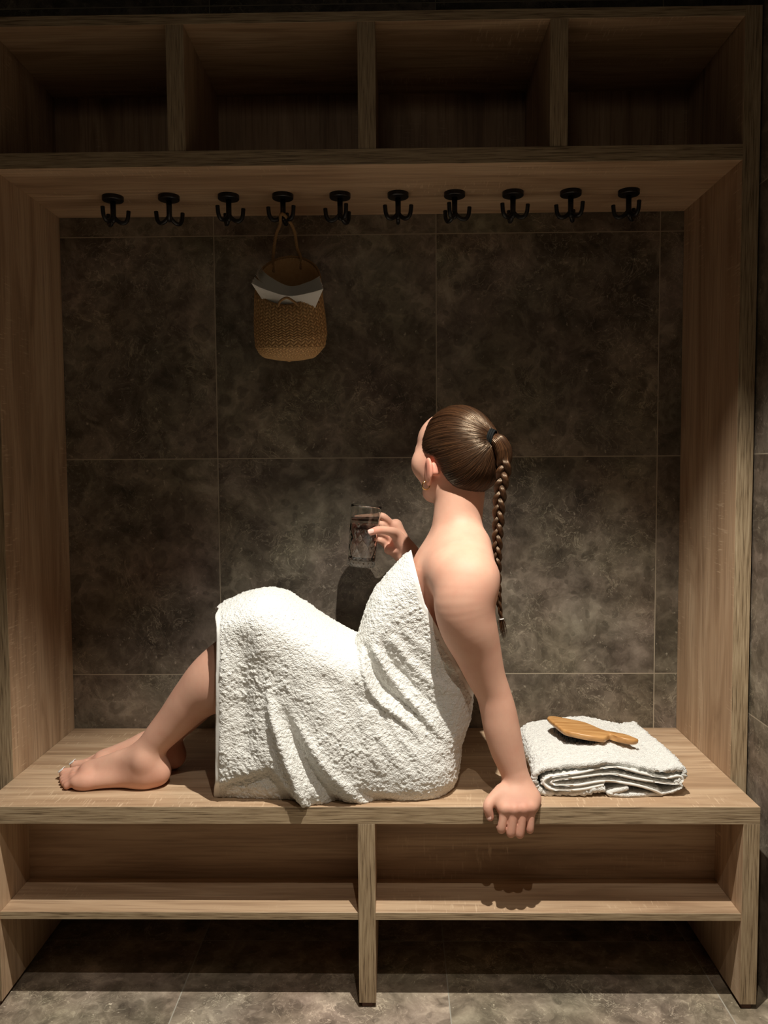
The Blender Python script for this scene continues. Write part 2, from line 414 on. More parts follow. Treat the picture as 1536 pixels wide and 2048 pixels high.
def surf_nets(g):
    F = g.F; nx, ny, nz = F.shape; S = F < 0
    c = S[:-1, :-1, :-1].astype(np.uint8)
    for i in (0, 1):
        for j in (0, 1):
            for k in (0, 1):
                if i+j+k: c = c+S[i:nx-1+i, j:ny-1+j, k:nz-1+k]
    act = (c > 0) & (c < 8); ii, jj, kk = np.nonzero(act); n = len(ii)
    idx = np.full(act.shape, -1, np.int32); idx[ii, jj, kk] = np.arange(n)
    acc = np.zeros((n, 3)); cnt = np.zeros(n)
    cs = [(i, j, k) for i in (0, 1) for j in (0, 1) for k in (0, 1)]
    for a in cs:
        for ax in range(3):
            if a[ax]: continue
            b = list(a); b[ax] = 1
            fa = F[ii+a[0], jj+a[1], kk+a[2]]; fb = F[ii+b[0], jj+b[1], kk+b[2]]
            m = (fa < 0) != (fb < 0); t = np.where(m, fa/(fa-fb+1e-12), 0)
            P = np.stack([ii+a[0], jj+a[1], kk+a[2]], 1).astype(float); P[:, ax] += t
            acc += P*m[:, None]; cnt += m
    acc /= cnt[:, None]
    V = np.stack([np.interp(acc[:, 0], np.arange(nx), g.x), np.interp(acc[:, 1], np.arange(ny), g.y), np.interp(acc[:, 2], np.arange(nz), g.z)], 1)
    faces = []
    for ax in range(3):
        sl0 = [slice(1, -1)]*3; sl0[ax] = slice(0, -1); sl1 = [slice(1, -1)]*3; sl1[ax] = slice(1, None)
        A, B = S[tuple(sl0)], S[tuple(sl1)]; p, q, r = np.nonzero(A != B); o = [1, 1, 1]; o[ax] = 0
        p, q, r = p+o[0], q+o[1], r+o[2]; ins = S[p, q, r]
        u, v = [(1, 2), (2, 0), (0, 1)][ax]
        def at(du, dv):
            k = [p.copy(), q.copy(), r.copy()]; k[u] = k[u]-du; k[v] = k[v]-dv; return idx[k[0], k[1], k[2]]
        Q = np.stack([at(1, 1), at(0, 1), at(0, 0), at(1, 0)], 1)
        Q = np.where(ins[:, None], Q, Q[:, ::-1]); faces.append(Q)
    return V, np.concatenate(faces)
def fast_mesh(name, V, Q):
    me = bpy.data.meshes.new(name); me.vertices.add(len(V)); me.vertices.foreach_set('co', np.asarray(V, np.float32).ravel())
    n = Q.shape[1]; me.loops.add(len(Q)*n); me.loops.foreach_set('vertex_index', np.asarray(Q, np.int32).ravel())
    me.polygons.add(len(Q)); me.polygons.foreach_set('loop_start', np.arange(len(Q), dtype=np.int32)*n)
    me.polygons.foreach_set('use_smooth', np.ones(len(Q), bool)); me.update(calc_edges=True); me.validate(); return me
def relax(V, Q, it=2, lam=.5):
    E = np.concatenate([Q[:, [0, 1]], Q[:, [1, 2]], Q[:, [2, 3]], Q[:, [3, 0]]]); n = len(V)
    for k in range(it):
        for l in (lam, -lam*1.02) if it > 1 else (lam,):
            s = np.zeros_like(V); c = np.bincount(E[:, 0], minlength=n)+np.bincount(E[:, 1], minlength=n)
            for a in range(3): s[:, a] = np.bincount(E[:, 0], V[E[:, 1], a], n)+np.bincount(E[:, 1], V[E[:, 0], a], n)
            V = V+l*(s/c[:, None]-V)
    return V
LAT = RNG.random((64, 64, 64)).astype(np.float32)
def vnoise(P, sc):
    q = P*sc+1000.; i = np.floor(q).astype(int); f = q-i; f = f*f*(3-2*f); i &= 63; j = (i+1) & 63; r = 0
    for a in (0, 1):
        for b in (0, 1):
            for c in (0, 1):
                r = r+LAT[(j if a else i)[:, 0], (j if b else i)[:, 1], (j if c else i)[:, 2]]*(f[:, 0] if a else 1-f[:, 0])*(f[:, 1] if b else 1-f[:, 1])*(f[:, 2] if c else 1-f[:, 2])
    return r
def poly_sd(X, Z, P):
    """signed distance to a closed polygon in the X-Z plane, negative inside"""
    P = np.asarray(P, float); d = np.full(np.broadcast(X, Z).shape, 1e9); ins = np.zeros(d.shape, bool)
    for i in range(len(P)):
        a, b = P[i], P[(i+1) % len(P)]; e = b-a; wx, wz = X-a[0], Z-a[1]
        t = np.clip((wx*e[0]+wz*e[1])/(e@e), 0, 1); d = np.minimum(d, (wx-t*e[0])**2+(wz-t*e[1])**2)
        ins ^= ((a[1] <= Z) != (b[1] <= Z)) & (wx < e[0]*(Z-a[1])/(e[1] if abs(e[1]) > 1e-9 else 1e-9))
    return np.where(ins, -1, 1)*np.sqrt(d)
def line_d(X, Z, P):
    d = np.full(np.broadcast(X, Z).shape, 1e9)
    for a, b in zip(P, P[1:]):
        e = b-a; wx, wz = X-a[0], Z-a[1]; t = np.clip((wx*e[0]+wz*e[1])/(e@e), 0, 1)
        d = np.minimum(d, (wx-t*e[0])**2+(wz-t*e[1])**2)
    return np.sqrt(d)
def seg(*ps):     # piecewise spacing: (start, end, step), ...
    return np.unique(np.round(np.concatenate([np.arange(a, b, s) for a, b, s in ps]), 5))

# ------------------------------------------------------------------ the woman
YC = -.33
Hc = W(915, 901, -.31)
fF = np.array([-.70, .714, 0.]); fF /= np.linalg.norm(fF); fU = np.array([.0, .0, 1.]); fL = np.cross(fU, fF)
HR = np.array([fF, fL, fU])
def Hd(f, l, u): return Hc+fF*f+fL*l+fU*u

def trunk_and_legs(g):
    g.ell(W(822, 1500, -.33), (.092, .128, .098), k=.03)            # pelvis
    g.ell(W(842, 1530, -.385), (.055, .070, .068), k=.03); g.ell(W(842, 1530, -.26), (.055, .070, .068), k=.03)
    g.ell(W(835, 1400, -.33), (.085, .105, .11), k=.06)              # waist
    g.ell(W(862, 1260, -.325), (.083, .106, .13), k=.06)             # rib cage
    g.ell(W(806, 1220, -.37), (.046, .046, .048), k=.04); g.ell(W(806, 1220, -.28), (.046, .046, .048), k=.04)
    g.ell(W(895, 1150, -.32), (.078, .125, .085), k=.06)             # upper chest and back
    g.chain([(W(795, 1517, -.392), .075), (W(645, 1395, -.41), .060), (W(530, 1262, -.418), .049)], .05)
    g.chain([(W(800, 1515, -.25), .078), (W(655, 1405, -.26), .060), (W(545, 1275, -.275), .049)], .05)
def lower_legs(g):
    g.chain([(W(530, 1262, -.418), .049), (W(474, 1309, -.418), .053), (W(433, 1348, -.415), .056), (W(392, 1392, -.41), .051), (W(350, 1440, -.405), .041), (W(312, 1482, -.403), .034), (W(294, 1512, -.402), .031)], .025)
    g.ell(W(440, 1372, -.41), (.048, .046, .045), k=.05)
    g.chain([(W(545, 1275, -.275), .049), (W(450, 1345, -.285), .055), (W(385, 1412, -.29), .047), (W(325, 1475, -.295), .034), (W(305, 1500, -.298), .030)], .025)
def foot(g, heel, toe, up, side, ank):
    """side: unit vector towards the little toe"""
    h = np.array(heel, float); t = np.array(toe, float); d = t-h; L = np.linalg.norm(d); d /= L; s = np.array(side, float); z = np.array([0, 0, 1.])
    P = lambda a, b, c: h+d*L*a+s*b+z*c
    g.chain([(P(-.02, 0, .031), .027), (P(.12, 0, .030), .029)], .02)                                           # heel
    g.cone(P(-.0, 0, .04), ank, .026, .028, .03)
    g.chain([(P(.12, .002, .052), .034), (P(.30, -.004, .054), .030), (P(.50, -.008, .040), .024), (P(.70, -.010, .025), .018)], .03)   # instep, big toe side
    g.chain([(P(.10, .010, .024), .022), (P(.40, .016, .022), .020), (P(.62, .026, .018), .017), (P(.74, .028, .016), .0155)], .025)        # outer edge
    g.chain([(P(.15, -.012, .030), .022), (P(.45, -.016, .035), .020), (P(.70, -.024, .021), .0195)], .025)
    g.cone(P(.68, .022, .018), P(.68, -.022, .022), .016, .019, .02)
    g.ell(ank+s*.026+z*(-.004), (.014, .012, .015), k=.02); g.ell(ank-s*.024+z*.008, (.014, .012, .015), k=.02)
    tips = []
    for i, (b, r, l, rr) in enumerate([(-.028, .70, 1.0, .0125), (-.010, .72, .985, .0085), (.005, .72, .955, .0082), (.018, .70, .92, .0080), (.031, .68, .875, .0085)]):
        a = P(r, b*.9, .020); m = P((r+l)/2, b, .0195 if i else .018); e = P(l-.02, b*1.02, rr+.0015)
        g.cone(a, m, rr*1.12, rr, .010); g.cone(m, e, rr, rr*.98, .004); tips.append((e, d, s, rr))
    return tips

HT = W(1037, 1560, -.485)
NEAR_HEEL = np.array([-.668, -.402, ZB]); NEAR_TOE = np.array([-.897, -.392, ZB])
FAR_HEEL = np.array([-.660, -.300, ZB]); FAR_TOE = np.array([-.893, -.286, ZB])

g = Grid(seg((-.93, -.50, .0022), (-.50, -.27, .0045), (-.27, .24, .0022)), seg((-.62, -.03, .0026)), seg((.37, .70, .0022), (.70, .86, .0040), (.86, 1.335, .0022)))
trunk_and_legs(g)
gt = Grid(g.x, g.y, g.z)      # placeholder keeps the axes only
lower_legs(g)
toesN = foot(g, NEAR_HEEL, NEAR_TOE, None, (0.04, -1., 0), W(292, 1512, -.402))
toesF = foot(g, FAR_HEEL, FAR_TOE, None, (0, 1., 0), W(300, 1500, -.298))
# shoulders, neck
g.chain([(W(912, 1118, -.325), .066), (W(914, 1060, -.32), .055), (W(918, 985, -.315), .052)], .035)
g.chain([(W(905, 1105, -.36), .050), (W(915, 1040, -.335), .046), (W(925, 985, -.325), .045)], .03)
g.cone(W(915, 1110, -.33), W(925, 1150, -.450), .050, .052, .05)           # near trapezius and shoulder cap
g.cone(W(900, 1110, -.30), W(880, 1125, -.20), .045, .042, .05)
g.ell(W(866, 1155, -.358), (.043, .074, .060), k=.04)                        # chest beside the armpit
g.ell(W(900, 1132, -.425), (.040, .040, .036), k=.035)                      # shoulder blade
# supporting (near) arm
g.chain([(W(928, 1165, -.478), .053), (W(925, 1205, -.488), .061), (W(936, 1250, -.482), .0615), (W(954, 1300, -.472), .0515), (W(971, 1350, -.465), .0425), (W(986, 1385, -.462), .0380),
         (W(996, 1420, -.462), .0390), (W(1003, 1455, -.464), .0395), (W(1013, 1495, -.467), .0368), (W(1024, 1530, -.472), .0315), (W(1034, 1562, -.478), .0262)], .022)
g.cone(W(945, 1092, -.385), W(951, 1150, -.455), .036, .042, .05); g.cone(W(912, 1112, -.39), W(914, 1150, -.45), .036, .038, .045)
g.ell(W(940, 1172, -.485), (.048, .044, .052), k=.045)                       # deltoid
g.ell(W(900, 1146, -.455), (.034, .042, .034), k=.04)                       # back of the shoulder
# its hand: palm on the bench edge, fingers folded over and under it
BF = -BD
kn = [W(1009, 1620, -.530), W(1028, 1621, -.534), W(1047, 1620, -.533), W(1063, 1617, -.528)]
pp = [W(1003, 1656, -.534), W(1022, 1665, -.537), W(1040, 1667, -.536), W(1060, 1658, -.532)]
wr = W(1035, 1576, -.486)
g.cone(W(1034, 1560, -.478), wr, .0262, .026, .012)
g.cone(wr+np.array([-.012, 0, -.006]), wr+np.array([.014, 0, -.006]), .0205, .0205, .02)
for a, off in zip(kn, (-.016, -.005, .007, .017)):
    g.cone(wr+np.array([off, -.004, -.012]), a+np.array([0, .006, .003]), .0175, .0125, .022)
g.cone(kn[0]+np.array([.0, .008, -.002]), kn[3]+np.array([0, .006, .0]), .0125, .0115, .014)
g.cone(W(1000, 1597, -.505), W(1068, 1597, -.505), .0145, .0135, .02)       # heel of the palm on the board
nails = []
fr = (.0092, .0096, .0092, .0082)
for i in range(4):
    tip = pp[i]+np.array([.001*(i-1), .024+.003*(i in (1, 2)), 0]); tip[2] = ZBT-fr[i]*.86
    mid = pp[i].copy(); mid[2] = min(mid[2], ZBT-.004)
    m1 = (kn[i]+pp[i])/2+np.array([0, -.001, 0])
    g.chain([(kn[i]+np.array([0, .002, 0]), fr[i]*1.22), (m1, fr[i]*1.0), (pp[i], fr[i]*1.03), (mid+np.array([0, .006, -.001]), fr[i]*.96), (tip, fr[i]*.86)], .0035)
    g.ell(kn[i]+np.array([0, -.006, .004]), (.0075, .006, .0075), k=.008)
th = [W(1003, 1583, -.498), W(984, 1600, -.516), W(976, 1614, -.530), W(980, 1634, -.5305)]
g.chain([(th[0], .0155), (th[1], .0125), (th[2], .0108), (th[3], .0085)], .010)
THN = th[3]
# far (right) arm with the glass
GY = -.155
GB, GT = W(722, 1132, GY), W(733, 1011, GY); GA = GT-GB; GH = np.linalg.norm(GA); GA /= GH
GR0, GR1 = .0355, .0395
wr2 = W(815, 1108, -.118)
g.cone(W(885, 1130, -.20), W(905, 1215, -.105), .046, .040, .03); g.cone(W(905, 1215, -.105), W(898, 1262, -.085), .040, .037, .03)
g.chain([(W(898, 1262, -.085), .036), (W(862, 1185, -.095), .036), (W(838, 1143, -.108), .030), (wr2, .0245)], .02)
pc = W(790, 1080, -.228)
def Gp(ang, h, off):      # point around the glass: ang 0 = +x (towards the palm), 90 = away from the camera
    a = math.radians(ang); c = GB+GA*h; r = GR0+(GR1-GR0)*h/GH+off
    return c+np.array([math.cos(a)*r, math.sin(a)*r, 0])
kp = [W(785, 1051, -.112), W(782, 1068, -.103), W(780, 1084, -.101), W(780, 1098, -.104)]
for i, a in enumerate(kp): g.cone(wr2+np.array([0, .0, .004-.004*i]), a+np.array([.010, 0, 0]), .0195, .0140, .022)
g.cone(kp[0]+np.array([.006, 0, 0]), kp[3]+np.array([.008, 0, 0]), .0125, .0120, .016)
hh = [.124, .102, .081, .062]; rr2 = (.0085, .0088, .0084, .0076); reach = (128, 136, 132, 122)
gtips = []
for i in range(4):
    P = [kp[i], Gp(28, hh[i]+.002, .0115), Gp(58, hh[i], .0100), Gp(95, hh[i]-.001, .0090), Gp(reach[i], hh[i]-.002, .0084)]
    R = [rr2[i]*1.22, rr2[i]*1.12, rr2[i]*1.05, rr2[i]*.98, rr2[i]*.85]
    g.chain(list(zip(P, R)), .004)
tt = [W(806, 1092, -.135), W(792, 1069, -.150), W(777, 1062, -.180), W(757, 1060, -.2010), W(743, 1064, -.2055)]
g.chain([(tt[0], .0185), (tt[1], .0150), (tt[2], .0112), (tt[3], .0100), (tt[4], .0088)], .010)
g.ell(W(782, 1101, -.132), (.018, .015, .012), k=.012)                      # heel of the hand
# head
g.ell(Hc, (.096, .074, .098), HR, k=.02); g.ell(Hd(.040, 0, .022), (.066, .062, .062), HR, k=.02)
g.ell(Hd(.028, 0, -.052), (.064, .060, .072), HR, k=.03)
g.cone(Hd(.036, .040, -.078), Hd(.076, .006, -.100), .022, .018, .025); g.cone(Hd(.034, -.036, -.078), Hd(.076, -.006, -.100), .022, .017, .025)
for s_ in (1, -1):
    g.ell(Hd(.064, s_*.050, -.032), (.029, .024, .030), HR, k=.03)           # cheek
    g.ell(Hd(.080, s_*.028, .004), (.014, .022, .009), HR, k=.012)            # brow
    g.ell(Hd(.087, s_*.030, -.013), (.010, .014, .009), HR, k=.006, sub=True)
    g.ell(Hd(.077, s_*.030, -.013), (.0125, .0125, .0125), HR, k=.003)          # eye
    e = s_
    A = fF*.42+fL*e*.91; A /= np.linalg.norm(A); Bx = np.cross(fU, A)*1.; ER = np.array([Bx, A, fU])
    g.ell(Hd(.015, e*.0835, -.046), (.0190, .0065, .0300), ER, k=.006)
    g.ell(Hd(.026, e*.0890, -.044), (.0115, .0055, .0210), ER, k=.004, sub=True)
    g.ell(Hd(.018, e*.0800, -.071), (.0085, .0055, .0105), ER, k=.006)
    g.cone(Hd(.003, e*.070, -.035), Hd(.003, e*.074, -.050), .008, .008, .01)
g.cone(Hd(.090, 0, -.006), Hd(.107, 0, -.042), .007, .0095, .01)
g.ell(Hd(.094, .009, -.047), (.009, .007, .006), HR, k=.006); g.ell(Hd(.094, -.009, -.047), (.009, .007, .006), HR, k=.006)
g.cone(Hd(.085, .017, -.069), Hd(.094, 0, -.066), .005, .0065, .006); g.cone(Hd(.085, -.017, -.069), Hd(.094, 0, -.066), .005, .0065, .006)
g.cone(Hd(.084, .013, -.077), Hd(.091, 0, -.079), .005, .007, .006); g.cone(Hd(.084, -.013, -.077), Hd(.091, 0, -.079), .005, .007, .006)
g.ell(Hd(.083, 0, -.102), (.016, .018, .015), HR, k=.015)
# flatten what rests on the board, and keep fingers out of it
zz = g.z[None, None, :]; yy = g.y[None, :, None]; xx = g.x[:, None, None]
top = (ZB-zz)+0*yy; front = yy-(-BD-.0008); brd = np.minimum(np.minimum(zz-(ZBT-.0008), (ZB+.0008)-zz), yy-(-BD-.0008))
g.F = np.maximum(g.F, brd.astype(np.float32)*1.0)
V, Q = surf_nets(g); V = relax(V, Q, 3, .5)
del g
person = link('person', fast_mesh('person_body', V, Q), SKIN)
bl = np.zeros(len(V))
for c, r, a in [(Hd(.010, .0815, -.040), .030, 1.), (W(748, 1062, -.20), .022, .8), (kn[1]+.0, .028, .35), (kn[2]+.0, .028, .35), (THN, .020, .6), (pp[1], .03, .3), (pp[2], .03, .3), (NEAR_HEEL+np.array([0, 0, .02]), .03, .6), (NEAR_TOE+np.array([.05, 0, .01]), .045, .4), (FAR_HEEL+np.array([0, 0, .02]), .04, .5),
                (W(900, 1170, -.47), .06, .25), (W(955, 1200, -.49), .05, .3), (W(790, 1095, -.13), .03, .4)]:
    bl = np.maximum(bl, a*np.exp(-((V-c)**2).sum(1)/(r*r)))
at = person.data.attributes.new('blush', 'FLOAT', 'POINT'); at.data.foreach_set('value', bl.astype(np.float32))
tag(person, 'person sitting sideways on the bench in a white towel, brown braid, holding a glass', 'person')

def nail(c, nrm, along, w, l, mat, name, r):
    """a small curved nail plate resting on a round fingertip"""
    nrm = np.array(nrm, float); nrm /= np.linalg.norm(nrm); al = np.array(along, float); al -= nrm*(al@nrm); al /= np.linalg.norm(al); sd = np.cross(al, nrm); c = np.array(c, float)
    nu, nv = 9, 9; top_, bot = [], []
    for i in range(nu):
        for j in range(nv):
            u, v = -1+2*i/(nu-1), -1+2*j/(nv-1); k = math.sqrt(max(0, 1-(abs(v)**4)*.6)) if v < 0 else math.sqrt(max(0, 1-(abs(v)**6)*.45))
            a = u*w*k/r; q = c+al*v*l+sd*math.sin(a)*r+nrm*(math.cos(a)*r-.03*abs(v)*l)
            top_.append(q+nrm*.0006); bot.append(q-nrm*.0008)
    f = []; n = nu*nv
    for i in range(nu-1):
        for j in range(nv-1):
            a = i*nv+j; f += [(a, a+1, a+nv+1, a+nv), (n+a, n+a+nv, n+a+nv+1, n+a+1)]
    bd = [i*nv for i in range(nu)]+[(nu-1)*nv+j for j in range(1, nv)]+[i*nv+nv-1 for i in range(nu-2, -1, -1)]+[j for j in range(nv-2, 0, -1)]
    for a, b in zip(bd, bd[1:]+bd[:1]): f.append((a, b, n+b, n+a))
    return MB().add(top_+bot, f).build(name, mat, person, True)
for tips in (toesN, toesF):
    for i, (e, d, s, r) in enumerate(tips[:1]):
        n_ = nail(e-np.array([0, 0, r*.06])-d*r*.05, np.array([0, 0, 1.])*.80+d*.60, d-np.array([0, 0, .5]), r*.74, r*.62, NAILW, 'toenail', r*1.13)
        if i == 0: n_['label'] = 'white painted big toenail'
nail(THN+np.array([0, .0, .005]), (-.55, -.83, .05), (.18, 0, -1), .0064, .0085, NAILP, 'fingernail', .0086)
nail(tt[4]+np.array([-.001, 0, 0]), (-.05, -.95, .35), (-1, -.12, -.2), .0060, .0075, NAILP, 'fingernail', .0090)

# ---- wrapped towel
hemx = W(433, 1400, -.40)[0]
polyT = [(360, 1245), (400, 1228), (437, 1211), (478, 1193), (512, 1184), (535, 1182), (566, 1189), (603, 1212), (640, 1237), (680, 1261), (714, 1277), (720, 1258), (733, 1215), (752, 1180), (778, 1148), (800, 1126), (825, 1106), (862, 1068), (950, 1080), (978, 1150), (965, 1260), (946, 1368),
         (938, 1425), (914, 1475), (909, 1528), (888, 1568), (868, 1588), (845, 1640), (800, 1700), (360, 1700)]
PT = np.array([W(x, y, YC)[[0, 2]] for x, y in polyT])
tg = Grid(np.arange(-.56, .115, .002), np.arange(-.60, -.10, .0024), np.arange(ZB-.006, 1.03, .002))
X2, Z2 = tg.x[:, None].astype(float), tg.z[None, :].astype(float)
d2 = poly_sd(X2, Z2, PT)
Rr = .075-.015*np.clip((-.15-X2)/.3, 0, 1)
e2 = np.where(d2 < 0, 1-np.clip(-d2/Rr, 0, 1), 1+d2/Rr)
def blur(A, n, k=3):
    for _ in range(n):
        for ax in (0, 1):
            P = np.concatenate([np.repeat(A.take([0], ax), k, ax), A, np.repeat(A.take([-1], ax), k, ax)], ax); C = np.cumsum(P, ax)
            L = A.shape[ax]; A = (C.take(range(2*k, 2*k+L), ax)-np.concatenate([np.zeros_like(C.take([0], ax)), C.take(range(0, L-1), ax)], ax))/(2*k+1)
    return A
d3 = blur(e2, 2, 3); wgt = np.clip((-d2-.01)/.02, 0, 1); e2 = e2*(1-wgt)+d3*wgt
lg = np.clip((-.06-X2)/.22, 0, 1); lg = lg*lg*(3-2*lg)                       # 0 torso, 1 legs
zt_ = np.clip((Z2-.50)/.22, 0, 1)
Tn = lg*.165+(1-lg)*(.146-.036*zt_)
cx0, cz0 = W(660, 1480, YC)[[0, 2]]
Tn = Tn+.026*np.exp(-((X2-cx0)**2/.03+(Z2-cz0)**2/.02))
Tf = Tn.copy()
def pl(*p): return [W(x, y, -.48)[[0, 2]] for x, y in p]
folds = [
 (pl((538, 1335), (545, 1410), (572, 1492), (597, 1555), (612, 1600)), .016, .011),
 (pl((560, 1385), (585, 1455), (625, 1530), (668, 1590), (680, 1610)), -.018, .015),
 (pl((578, 1400), (612, 1462), (655, 1522), (700, 1570), (735, 1602)), .009, .010),
 (pl((486, 1250), (488, 1350), (494, 1470), (500, 1540)), -.009, .020),
 (pl((520, 1210), (530, 1320)), .006, .018),
 (pl((455, 1290), (450, 1400), (448, 1560)), .006, .012),
 (pl((716, 1285), (730, 1347), (750, 1394), (788, 1426), (824, 1458), (846, 1492)), .013, .0065),
 (pl((727, 1285), (745, 1345), (768, 1382), (802, 1410), (838, 1442), (862, 1478)), -.012, .008),
 (pl((742, 1285), (765, 1335), (797, 1378), (832, 1417), (863, 1452), (896, 1492)), .010, .007),
 (pl((758, 1275), (782, 1330), (815, 1366), (850, 1400), (885, 1436), (908, 1460)), -.007, .008),
 (pl((775, 1268), (812, 1322), (851, 1361), (890, 1385), (925, 1402)), .008, .009),
 (pl((800, 1262), (845, 1300), (895, 1335), (940, 1352)), .005, .009),
 (pl((742, 1400), (752, 1457), (790, 1511), (832, 1552)), .006, .008),
 (pl((762, 1395), (785, 1452), (825, 1502), (860, 1535)), .005, .007),
 (pl((722, 1395), (732, 1460), (760, 1525), (790, 1570)), .005, .009),
 (pl((640, 1330), (690, 1420), (740, 1500)), -.006, .022),
 (pl((700, 1290), (716, 1350), (735, 1400)), .006, .010),
 (pl((690, 1560), (740, 1590), (790, 1602)), -.010, .012),
]
def line_ds(X, Z, P):
    d = np.full(np.broadcast(X, Z).shape, 1e9); s = np.zeros_like(d); L = [np.hypot(*(b-a)) for a, b in zip(P, P[1:])]; T_ = sum(L); acc = 0
    for (a, b), l in zip(zip(P, P[1:]), L):
        e = b-a; wx, wz = X-a[0], Z-a[1]; t = np.clip((wx*e[0]+wz*e[1])/(e@e), 0, 1); q = (wx-t*e[0])**2+(wz-t*e[1])**2
        m_ = q < d; d = np.where(m_, q, d); s = np.where(m_, (acc+t*l)/T_, s); acc += l
    return np.sqrt(d), s
for P, a, w_ in folds:
    P = list(catmull(P, 14)); dd, ss = line_ds(X2, Z2, P); lo = P[-1][1] < ZB+.02
    am = np.clip(ss/(.45 if lo else .15), 0, 1)*(1 if lo else np.clip((1-ss)/.25, 0, 1)); am = am*am*(3-2*am)
    Tn = Tn+a*1.1*am*np.exp(-(dd/(w_*(.75+.35*am)))**2)
# the lower hem corner tucks in below a slanting crease
ca, cb_ = W(428, 1572, -.49)[[0, 2]], W(540, 1536, -.49)[[0, 2]]; cc = W(590, 1590, -.49)[[0, 2]]
s1 = (X2-ca[0])*(cb_[1]-ca[1])-(Z2-ca[1])*(cb_[0]-ca[0]); s1 = s1/np.hypot(*(cb_-ca))
s2 = (X2-cb_[0])*(cc[1]-cb_[1])-(Z2-cb_[1])*(cc[0]-cb_[0]); s2 = s2/np.hypot(*(cc-cb_))
tuck = 1/(1+np.exp(-np.minimum(s1, s2)/.0035)); Tn = Tn-.022*tuck
Tn = Tn-.010*np.clip((ZB+.03-Z2)/.03, 0, 1)
Y3 = tg.y[None, :, None].astype(np.float32)
dy = Y3-YC
T3 = np.where(dy < 0, Tn[:, None, :], Tf[:, None, :]).astype(np.float32)
F = ((np.abs(dy/T3)**2.7+(np.maximum(e2, 0)[:, None, :].astype(np.float32))**2.7)**(1/2.7)-1)*.10
bg = Grid(tg.x, tg.y, tg.z); trunk_and_legs(bg); lower_legs(bg)
bf = bg.F-.009; k = .045; h = np.maximum(k-np.abs(F-bf), 0)/k; F = np.minimum(F, bf)-h*h*k*.25
# keep clear of the supporting arm
xx = tg.x[:, None, None]; zz = tg.z[None, None, :]
th_ = .0075
shell = np.maximum(F, -(F+th_))
# hem: cut plane leaning a little, neckline: two joined cutting lines, bottom: the board
hl0, hl1 = W(436, 1210, YC), W(428, 1607, -.48); hl1[0] += (hl1[1]-YC)*.19
hemplane = (hl0[0]+(hl1[0]-hl0[0])*(zz-hl0[2])/(hl1[2]-hl0[2]))-(Y3-YC)*.19-xx+.0025*np.sin(Y3*60)
def half(p, q):
    a, b = W(*p, YC)[[0, 2]], W(*q, YC)[[0, 2]]; e = b-a; e /= np.hypot(*e); return (xx-a[0])*(-e[1])*1.+(zz-a[1])*e[0]
n1, n2 = half((822, 1100), (846, 1190)), half((846, 1190), (955, 1392))
neck = np.minimum(n1, n2)+0*Y3
shell = np.maximum(np.maximum(shell, hemplane), np.maximum(neck, (ZB+.0006)-zz))
tg.F = shell.astype(np.float32); tV, tQ = surf_nets(tg); tV = relax(tV, tQ, 2, .5)
me = fast_mesh('towel_wrap', tV, tQ)
N = np.zeros(len(tV)*3, np.float32); me.vertices.foreach_get('normal', N); N = N.reshape(-1, 3)
hemd = np.abs(tV[:, 0]+(tV[:, 1]-YC)*.19-(hl0[0]+(hl1[0]-hl0[0])*(tV[:, 2]-hl0[2])/(hl1[2]-hl0[2])))
w0 = np.clip((hemd-.010)/.003, 0, 1)
a_, b_ = W(822, 1100, YC)[[0, 2]], W(846, 1190, YC)[[0, 2]]
nk = line_d(tV[:, 0], tV[:, 2], [a_, b_, W(955, 1392, YC)[[0, 2]]]); w0 = w0*np.clip((nk-.008)/.003, 0, 1)
lump = vnoise(tV+.004*vnoise(tV, 90.)[:, None], 190.)*.6+vnoise(tV+5.3, 330.)*.45
ruf = .55+.9*vnoise(tV, 14.)
disp = (np.clip(lump-.28, 0, 1)**1.3)*.0062*w0*ruf+(vnoise(tV, 45.)-.5)*.003*w0
tV2 = tV+N*disp[:, None]; tV2[:, 2] = np.maximum(tV2[:, 2], ZB+.0005)
me.vertices.foreach_set('co', tV2.astype(np.float32).ravel()); me.update()
towel = link('towel_wrap', me, TERRY, person); towel['label'] = 'thick white terry towel wrapped around the body, with a flat stitched hem'
me.materials.append(HEM)
pm = w0[tQ].min(1) < .2; me.polygons.foreach_set('material_index', pm.astype(np.int32)); me.update()
del tg, bg, F, shell, hemplane, neck, T3

# ---- hair: cap, strands swept to the elastic, bulb and braid
EL = np.array([-.0985, .002, .024])          # elastic, in head coordinates
def hairF(p):
    def el(c, r):
        q = (p-np.array(c))/np.array(r); k0 = np.sqrt((q*q).sum(-1)); k1 = np.sqrt(((q/np.array(r))**2).sum(-1))+1e-9; return k0*(k0-1)/k1
    a, b, c = el((-.002, 0, .002), (.1000, .0805, .1030)), el((-.040, 0, -.038), (.066, .066, .062)), el((-.075, 0, .012), (.030, .036, .036))
    def sm(a, b, k): h = np.maximum(k-np.abs(a-b), 0)/k; return np.minimum(a, b)-h*h*k*.25
    return sm(sm(a, b, .03), c, .03)
HP = np.array([(.030, .13), (.044, .092), (.052, .062), (.055, .03), (.052, .004), (.040, -.006), (.022, -.010), (.006, -.016), (-.010, -.045), (-.026, -.074), (-.040, -.092), (-.058, -.098), (-.14, -.100), (-.14, .13)])
hg = Grid(np.arange(-.125, .115, .002), np.arange(-.10, .10, .002), np.arange(-.115, .12, .002))
P3 = np.stack(np.meshgrid(hg.x, hg.y, hg.z, indexing='ij'), -1).astype(float)
hf = hairF(P3); pf = poly_sd(hg.x[:, None].astype(float), hg.z[None, :].astype(float), HP)[:, None, :]+0*hf
k = .008; h = np.maximum(k-np.abs(hf-pf), 0)/k; hg.F = (np.maximum(hf, pf)+h*h*k*.25).astype(np.float32)
hV, hQ = surf_nets(hg)
def toW(L): return Hc+L@HR
